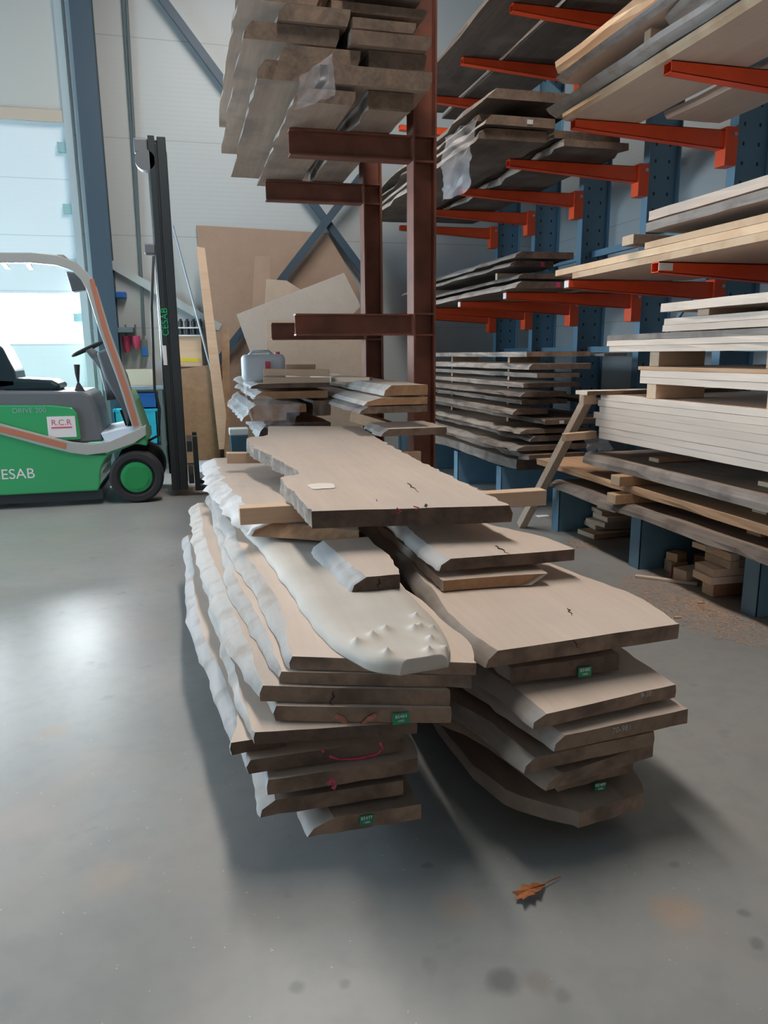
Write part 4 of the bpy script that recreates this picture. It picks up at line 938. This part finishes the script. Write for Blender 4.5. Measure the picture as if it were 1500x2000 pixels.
# wheel
wy = FY-.01
whl = MB().lathe((wc.x, wy, .235), [(.02,.15),(.0,.17),(.0,.215),(.03,.235),(.16,.235),(.19,.215),(.19,.15)], 'y', 48).build('front_wheel', M_['black'], fk, smooth=False, bevel=.004)
MB().lathe((wc.x, wy, .235), [(-.006,.10),(.0,.135),(.02,.138)], 'y', 40).build('rim', M_['rim'], whl)
hb = MB()
for k in range(5):
    a = 2*pi*k/5-pi/2; hb.lathe((wc.x+.10*cos(a), wy-.006, .235+.10*sin(a)), [(0,.008),(-.008,.007)], 'y', 8)
hb.build('wheel_nuts', M_['rim'], whl)
MB().lathe((wc.x, FY+FD-.18, .235), [(.0,.15),(.0,.215),(.03,.235),(.16,.235),(.19,.215),(.19,.15)], 'y', 40).build('front_wheel', M_['black'], fk)
MB().lathe((-2.1, FY+FD/2-.1, .2), [(.0,.1),(.0,.18),(.02,.2),(.18,.2),(.2,.18),(.2,.1)], 'y', 32).build('rear_wheel', M_['black'], fk)
# mast
ymn = FY+.22
zt = P(320,264,y=ymn).z
for y in (ymn, FY+FD-.32):
    x0, x1 = P(304,500,y=ymn).x, P(338,500,y=ymn).x
    m1 = MB().box((x0, y, .06), (x0+.055, y+.07, zt-.005)).box((x0+.075, y+.005, .06), (x1, y+.075, zt-.01)).box((x0+.05, y+.02, .06), (x0+.08, y+.05, zt-.06)).build('mast_rail', M_['blacksteel'], fk, bevel=.006)
    if y == ymn:
        a0 = P(323,640,y=y); 
        text('CESAB', .085, mat('green lettering', (.0,.35,.14), .5), (a0.x, y-.002, a0.z+.05), (0,0,1), (-1,0,0), m1, 'lettering')
        s0 = P(317,675,y=y); s1 = P(327,713,y=y); s_ = MB().box((s0.x, y-.003, s1.z), (s1.x, y, s0.z)).build('sticker', M_['sticker'], m1); s_['label'] = 'white and red sticker'
for z_ in (.3, zt-.08, 1.9): MB().box((x0+.02, ymn+.05, z_-.05), (x1-.02, FY+FD-.3, z_+.05)).build('mast_crossmember', M_['blacksteel'], fk, bevel=.005)
MB().tube([(x0+.01, FY+.38, .2), (x0+.01, FY+.38, zt-.1)], .03, 12).build('lift_cylinder', M_['blacksteel'], fk)
MB().tube([(x0+.01, FY+.66, .2), (x0+.01, FY+.66, zt-.1)], .03, 12).build('lift_cylinder', M_['blacksteel'], fk)
MB().box((x0-.12, ymn+.02, P(300,300,y=ymn).z), (x0, ymn+.09, P(300,268,y=ymn).z)).build('mast_head_block', M_['greyplastic'], fk, bevel=.02)
MB().lathe((P(283,312,y=ymn).x, ymn+.0, P(283,312,y=ymn).z), [(0,.05),(0,.085),(.1,.085),(.1,.05)], 'y', 24).build('hose_pulley', M_['greyplastic'], fk)
c = P(291,487,y=ymn); MB().box((c.x-.04, ymn, c.z-.04), (c.x+.05, ymn+.1, c.z+.05)).build('mast_lamp', M_['greyplastic'], fk, bevel=.012)
MB().tube([P(300,500,y=ymn), P(296,600,y=ymn), P(302,760,y=ymn), P(312,800,y=ymn), P(310,850,y=ymn), P(288,862,y=ymn)], .012, 8).build('hydraulic_hose', M_['black'], fk, smooth=True)
# carriage, forks
cx = P(352,900,y=ymn).x
MB().box((x1+.01, ymn-.02, .12), (x1+.06, FY+FD-.25, .22)).box((x1+.01, ymn-.02, .42), (x1+.06, FY+FD-.25, .52)).build('fork_carriage', M_['blacksteel'], fk, bevel=.005)
for y in (ymn+.0, FY+FD-.42):
    z1_ = P(362,853,y=ymn).z
    MB().prism([(x1+.065,y,.045),(x1+.065,y,z1_),(x1+.11,y,z1_),(x1+.115,y,.09),(x1+.95,y,.06),(x1+.95,y,.045)], (0,.11,0)).build('fork', M_['blacksteel'], fk, bevel=.004)
# seat, wheel, levers
st = MB().prism(sideprof([(-70,740),(-20,736),(100,742),(120,752),(112,764),(-70,768)], FY+.28), (0,.45,0)).build('seat', M_['seat'], fk, bevel=.03)
MB().prism(sideprof([(-60,640),(-30,650),(5,680),(28,725),(36,758),(-30,766),(-70,740)], FY+.28), (0,.45,0)).build('seat_back', M_['seat'], fk, bevel=.03)
c = P(158,738,y=FY+.3)
MB().tube([P(156,768,y=FY+.2), P(153,748,y=FY+.2)], [.055,.012], 12).build('lever_boot', M_['black'], fk)
MB().tube([P(153,748,y=FY+.2), P(151,730,y=FY+.2), P(150,712,y=FY+.2)], [.008,.02,.026], 10).build('lever', M_['black'], fk)
sw0 = P(172,681,y=FY+.5)
axd = Vector((-.45,0,1)).normalized(); e1 = Vector((0,1,0)); e2 = axd.cross(e1); ring = [sw0 + e1*.15*cos(2*pi*k/24) + e2*.15*sin(2*pi*k/24) for k in range(25)]
sw = MB().tube(ring, .013, 8, cap=False); sw.tube([sw0+e2*.14, sw0-e2*.14], .01, 6); sw.tube([sw0+e1*.14, sw0-e1*.14], .01, 6)
sw.build('steering_wheel', M_['black'], fk, smooth=True)
MB().tube([sw0, P(208,715,y=FY+.5), P(222,780,y=FY+.5)], [.03,.07,.06], 12).build('steering_column', M_['greyplastic'], fk)
extr('dashboard', [(188,688),(210,680),(238,735),(256,800),(250,838),(238,800),(205,740)], M_['greyplastic'], y=FY+.15, d=FD-.3, bevel=.02)
MB().tube([P(238,800,y=FY+.3), P(252,838,y=FY+.3)], .02, 8).build('pedal', M_['black'], fk)
extr('front_fairing', [(250,765),(262,785),(285,850),(272,848)], M_['green'], y=FY+.08, d=FD-.16, bevel=.005)
text('CESAB', .125, M_['sticker'], P(24,927,y=FY-.001), (1,0,0), (0,0,1), fk, 'lettering')
text('DRIVE 200', .06, mat('faint lettering', (.22,.42,.36), .5), P(57,802,y=FY+.018), (1,0,0), (0,0,1), ex, 'lettering')
s0 = P(91,814,y=FY+.018); s1 = P(150,853,y=FY+.018); s_ = MB().box((s0.x, FY+.014, s1.z), (s1.x, FY+.02, s0.z)).build('sticker', M_['sticker'], ex); s_['label'] = 'white sticker with red letters'
text('R.C.R', .07, M_['red'], ((s0.x+s1.x)/2, FY+.0135, (s0.z*.7+s1.z*.3)), (1,0,0), (0,0,1), s_, 'lettering')
MB().box((s0.x+.03, FY+.012, s0.z*.47+s1.z*.53-.006), (s1.x-.03, FY+.014, s0.z*.47+s1.z*.53+.006)).build('red_line', M_['red'], s_)

# ------------------------------------------------------------------ things at the back wall
def panel(name, label, pxs, y, t, mt, cat, lean=0, bev=.002):
    """sheet standing in the plane y at its foot, leaning back towards the wall by `lean` metres per metre of height"""
    pts = []
    for a, b in pxs:
        p = P(a, b, y=y)
        for _ in range(6): p = P(a, b, y=y + lean*max(0, p.z))
        p.z = max(p.z, .002); pts.append(p)
    o = MB().prism(pts, (0, t, 0)).build(name, mt, bevel=bev); return tag(o, label, cat)
panel('fibreboard_sheet', 'large brown fibreboard sheet standing against the back wall', [(383,440),(640,455),(700,560),(716,915),(432,905)], 9.50, .02, M_['mdf'], 'board', .015)
panel('plank', 'narrow brown plank leaning upright in front of the fibreboard', [(497,500),(528,500),(528,548),(500,912),(478,912)], 9.2, .02, M_['mdf'], 'board', .03)
panel('cardboard_sheet', 'pale brown sheet with square top leaning behind the tilted panel', [(520,545),(560,548),(640,600),(690,915),(500,915)], 9.14, .015, M_['card'], 'board', .03)
panel('cardboard_sheet', 'tilted pale grey-brown panel resting behind the jerrycan', [(462,614),(672,533),(705,598),(560,740),(520,900),(500,720)], 9.0, .015, M_['cardgrey'], 'board', .03)
panel('fibreboard_sheet', 'low wide brown sheet with lighter top strip behind the far pile', [(520,625),(712,625),(720,930),(520,930)], 8.85, .02, M_['card'], 'board', .02)
panel('plywood_sheet', 'mottled brown plywood sheet standing on the floor right of the forklift mast', [(343,722),(415,712),(432,905),(345,905)], 9.30, .02, M_['osb'], 'board', .01)
panel('long_board', 'tall narrow pale board leaning against the wall beside the fibreboard', [(384,482),(400,484),(442,810),(438,878),(428,878)], 9.0, .03, W['beam'], 'board', .08)
panel('plank', 'dark thin plank standing behind the tall pale board', [(432,650),(448,640),(452,925),(440,925)], 9.1, .02, M_['osb'], 'board', .05)
o = MB().tube([P(337,440,y=9.32), P(412,722,y=9.2)], .014, 8).build('metal_pole', M_['metal']); tag(o, 'thin grey pole leaning diagonally before the wall shelf', 'pole')
# spray-can shelf
sh = empty('wall_shelf', P(365,690,y=9.45)[:], 'wooden wall cabinet with two rows of dark spray cans and a yellow strip', 'shelf')
a = P(338,655,y=9.42); b = P(396,716,y=9.42); MB().box((a.x-.1, 9.40, b.z), (b.x, 9.59, a.z)).build('back_board', W['beam'], sh, bevel=.004)
for yy in (655, 640):
    z_ = P(365,yy,y=9.42).z; MB().box((a.x-.1, 9.36, z_-.01), (b.x, 9.59, z_+.004)).build('shelf_board', M_['white'], sh)
z_ = P(365,703,y=9.42).z; MB().box((a.x-.08, 9.397, z_-.02), (b.x-.04, 9.40, z_+.02)).build('yellow_strip', M_['yellow'], sh)
for r_, yy in enumerate((654, 639)):
    z_ = P(365,yy,y=9.42).z+.005
    for k in range(5):
        x_ = a.x + .02 + k*.075
        cn = MB().lathe((x_, 9.42, z_), [(0,.028),(.065,.028),(.07,.018),(.072,.017),(.09,.017)], 'z', 14).build('spray_can', M_['blacksteel'])
        tag(cn, '%s dark spray can, %s row on the wall shelf' % (('leftmost','second','middle','fourth','rightmost')[k], ('lower','upper')[r_]), 'spray can', 'spray cans on the wall shelf')
a = P(340,712,y=9.38); b = P(353,735,y=9.38); tag(MB().box((a.x,9.37,b.z),(b.x,9.398,a.z)).build('paper_note', mat('paper note',(.6,.5,.42),.7)), 'small pale note pinned under the wall shelf at left', 'paper')
# cables and sockets
for k, (xa_, xb_, yb_, lb) in enumerate([(238,275,545,'thick grey conduit down the back wall, left of the mast'),(246,282,655,'thin grey conduit down the back wall beside the thick one')]):
    tag(MB().tube([P(xa_,-20,y=9.55), P((xa_+xb_)/2+1, yb_/2, y=9.55), P(xb_,yb_,y=9.55)], .012 if k == 0 else .016, 8).build('conduit', M_['cable']), lb, 'pipe')
c = P(282,680,y=9.5); sk = empty('wall_socket', (c.x,9.55,c.z), 'grey blue socket box on the wall beside the mast', 'socket')
MB().box((c.x-.035,9.5,c.z-.1),(c.x+.035,9.6,c.z+.1)).build('box', M_['cable'], sk, bevel=.006); MB().box((c.x-.03,9.48,c.z-.085),(c.x+.03,9.5,c.z-.0)).build('lid', M_['bluebox'], sk)
for k, px in enumerate((247, 266)):
    c = P(px, 668, y=9.5); e = empty('power_plug', (c.x,9.52,c.z), '%s magenta power connector hanging on the wall' % ('left','right')[k], 'plug', 'magenta connectors on the wall')
    MB().tube([(c.x,9.5,c.z+.07),(c.x,9.5,c.z+.0),(c.x,9.5,c.z-.08-.04*(1-k))], [.05,.05,.03], 12).build('body', M_['plug'], e)
    MB().tube([(c.x,9.5,c.z+.07),(c.x,9.52,c.z+.14),(c.x,9.55,c.z+.2)], .01, 8).build('cable', M_['cable'], e)
c = P(236,576,y=9.5); tag(MB().box((c.x-.06,9.47,c.z-.035),(c.x+.06,9.6,c.z+.035)).build('control_box', M_['bluebox'], bevel=.01), 'small bright blue box on the wall by the dark column', 'box')
a = P(222,640,y=9.5); b = P(262,650,y=9.5); tag(MB().box((a.x,9.35,b.z),(b.x,9.6,a.z)).build('wall_bracket', M_['cable'], bevel=.004), 'grey wall bracket above the magenta connectors', 'bracket')
# workbench with crates behind the cab
a = P(205,768,y=9.1); b = P(306,905,y=9.1)
wb = empty('workbench', ((a.x+b.x)/2, 9.25, 0), 'blue grey workbench against the back wall behind the forklift cab', 'workbench')
zt_ = P(260,755,y=9.0).z
MB().box((a.x, 9.0, zt_-.04), (b.x+.15, 9.55, zt_)).build('worktop', mat('worktop', (.25,.3,.36), .5), wb, bevel=.004)
for x in (a.x+.03, b.x+.1):
    for y in (9.03, 9.5): MB().box((x-.025, y-.02, 0), (x+.025, y+.02, zt_-.04)).build('leg', M_['cable'], wb)
MB().box((a.x, 9.03, .25), (b.x+.15, 9.52, .28)).build('lower_shelf', M_['cable'], wb)
def crate(lb, p0, p1, y0, mt, z0):
    a = P(*p0, y=y0); b = P(*p1, y=y0); zt = a.z
    e = empty('storage_crate', ((a.x+b.x)/2, y0+.15, z0), lb, 'crate', 'crates at the workbench')
    MB().box((a.x, y0, z0), (b.x, y0+.02, zt)).box((a.x, y0+.3, z0), (b.x, y0+.32, zt)).box((a.x, y0, z0), (a.x+.02, y0+.32, zt)).box((b.x-.02, y0, z0), (b.x, y0+.32, zt)).box((a.x, y0, z0), (b.x, y0+.32, z0+.02)).build('tub', mt, e, bevel=.004)
    MB().box((a.x-.01, y0-.012, zt-.03), (b.x+.01, y0+.33, zt)).build('lid', mt, e, bevel=.004)
crate('cyan storage crate on the lower shelf of the workbench', (222,800), (308,832), 9.06, M_['cyanbox'], .285)
a_ = P(262,768,y=9.06); crate('dark blue storage crate above the cyan one', (262,768), (308,798), 9.08, M_['bluebox'], P(262,799,y=9.06).z)
a = P(243,710,y=9.2); b = P(303,738,y=9.2); tag(MB().box((a.x,9.2,zt_),(b.x,9.45,zt_+(a.z-b.z)+.02)).build('cardboard_box', mat('pale carton', (.62,.55,.42), .7), bevel=.004), 'pale yellow carton standing on the workbench', 'box')
# bright pallet and small things near the fork tips
a = P(356,905,z=.12); b = P(418,938,z=.12)
tag(MB().box((.05,8.0,.0),(.27,8.9,.10)).build('foam_sheet', mat('pale blue sheet', (.5,.58,.68), .5), bevel=.01), 'low pale blue slab on the floor beyond the forks', 'slab')
a = P(448,838,y=8.4); b = P(486,850,y=8.4); tag(MB().box((a.x,8.4,b.z),(b.x,8.6,a.z+.0)).build('plastic_bundle', mat('bundle', (.55,.62,.66), .5), bevel=.01), 'white bundle on the blue bin near the far pile', 'bundle')
zz = b.z; a = P(452,850,y=8.4); b = P(484,870,y=8.4); tag(MB().prism([(a.x,8.4,.0),(b.x,8.4,.0),(b.x+.01,8.4,zz-.001),(a.x-.01,8.4,zz-.001)], (0,.22,0)).build('blue_bin', mat('bin blue', (.03,.10,.16), .5), bevel=.006), 'dark blue bin on the floor left of the far pile', 'bin')
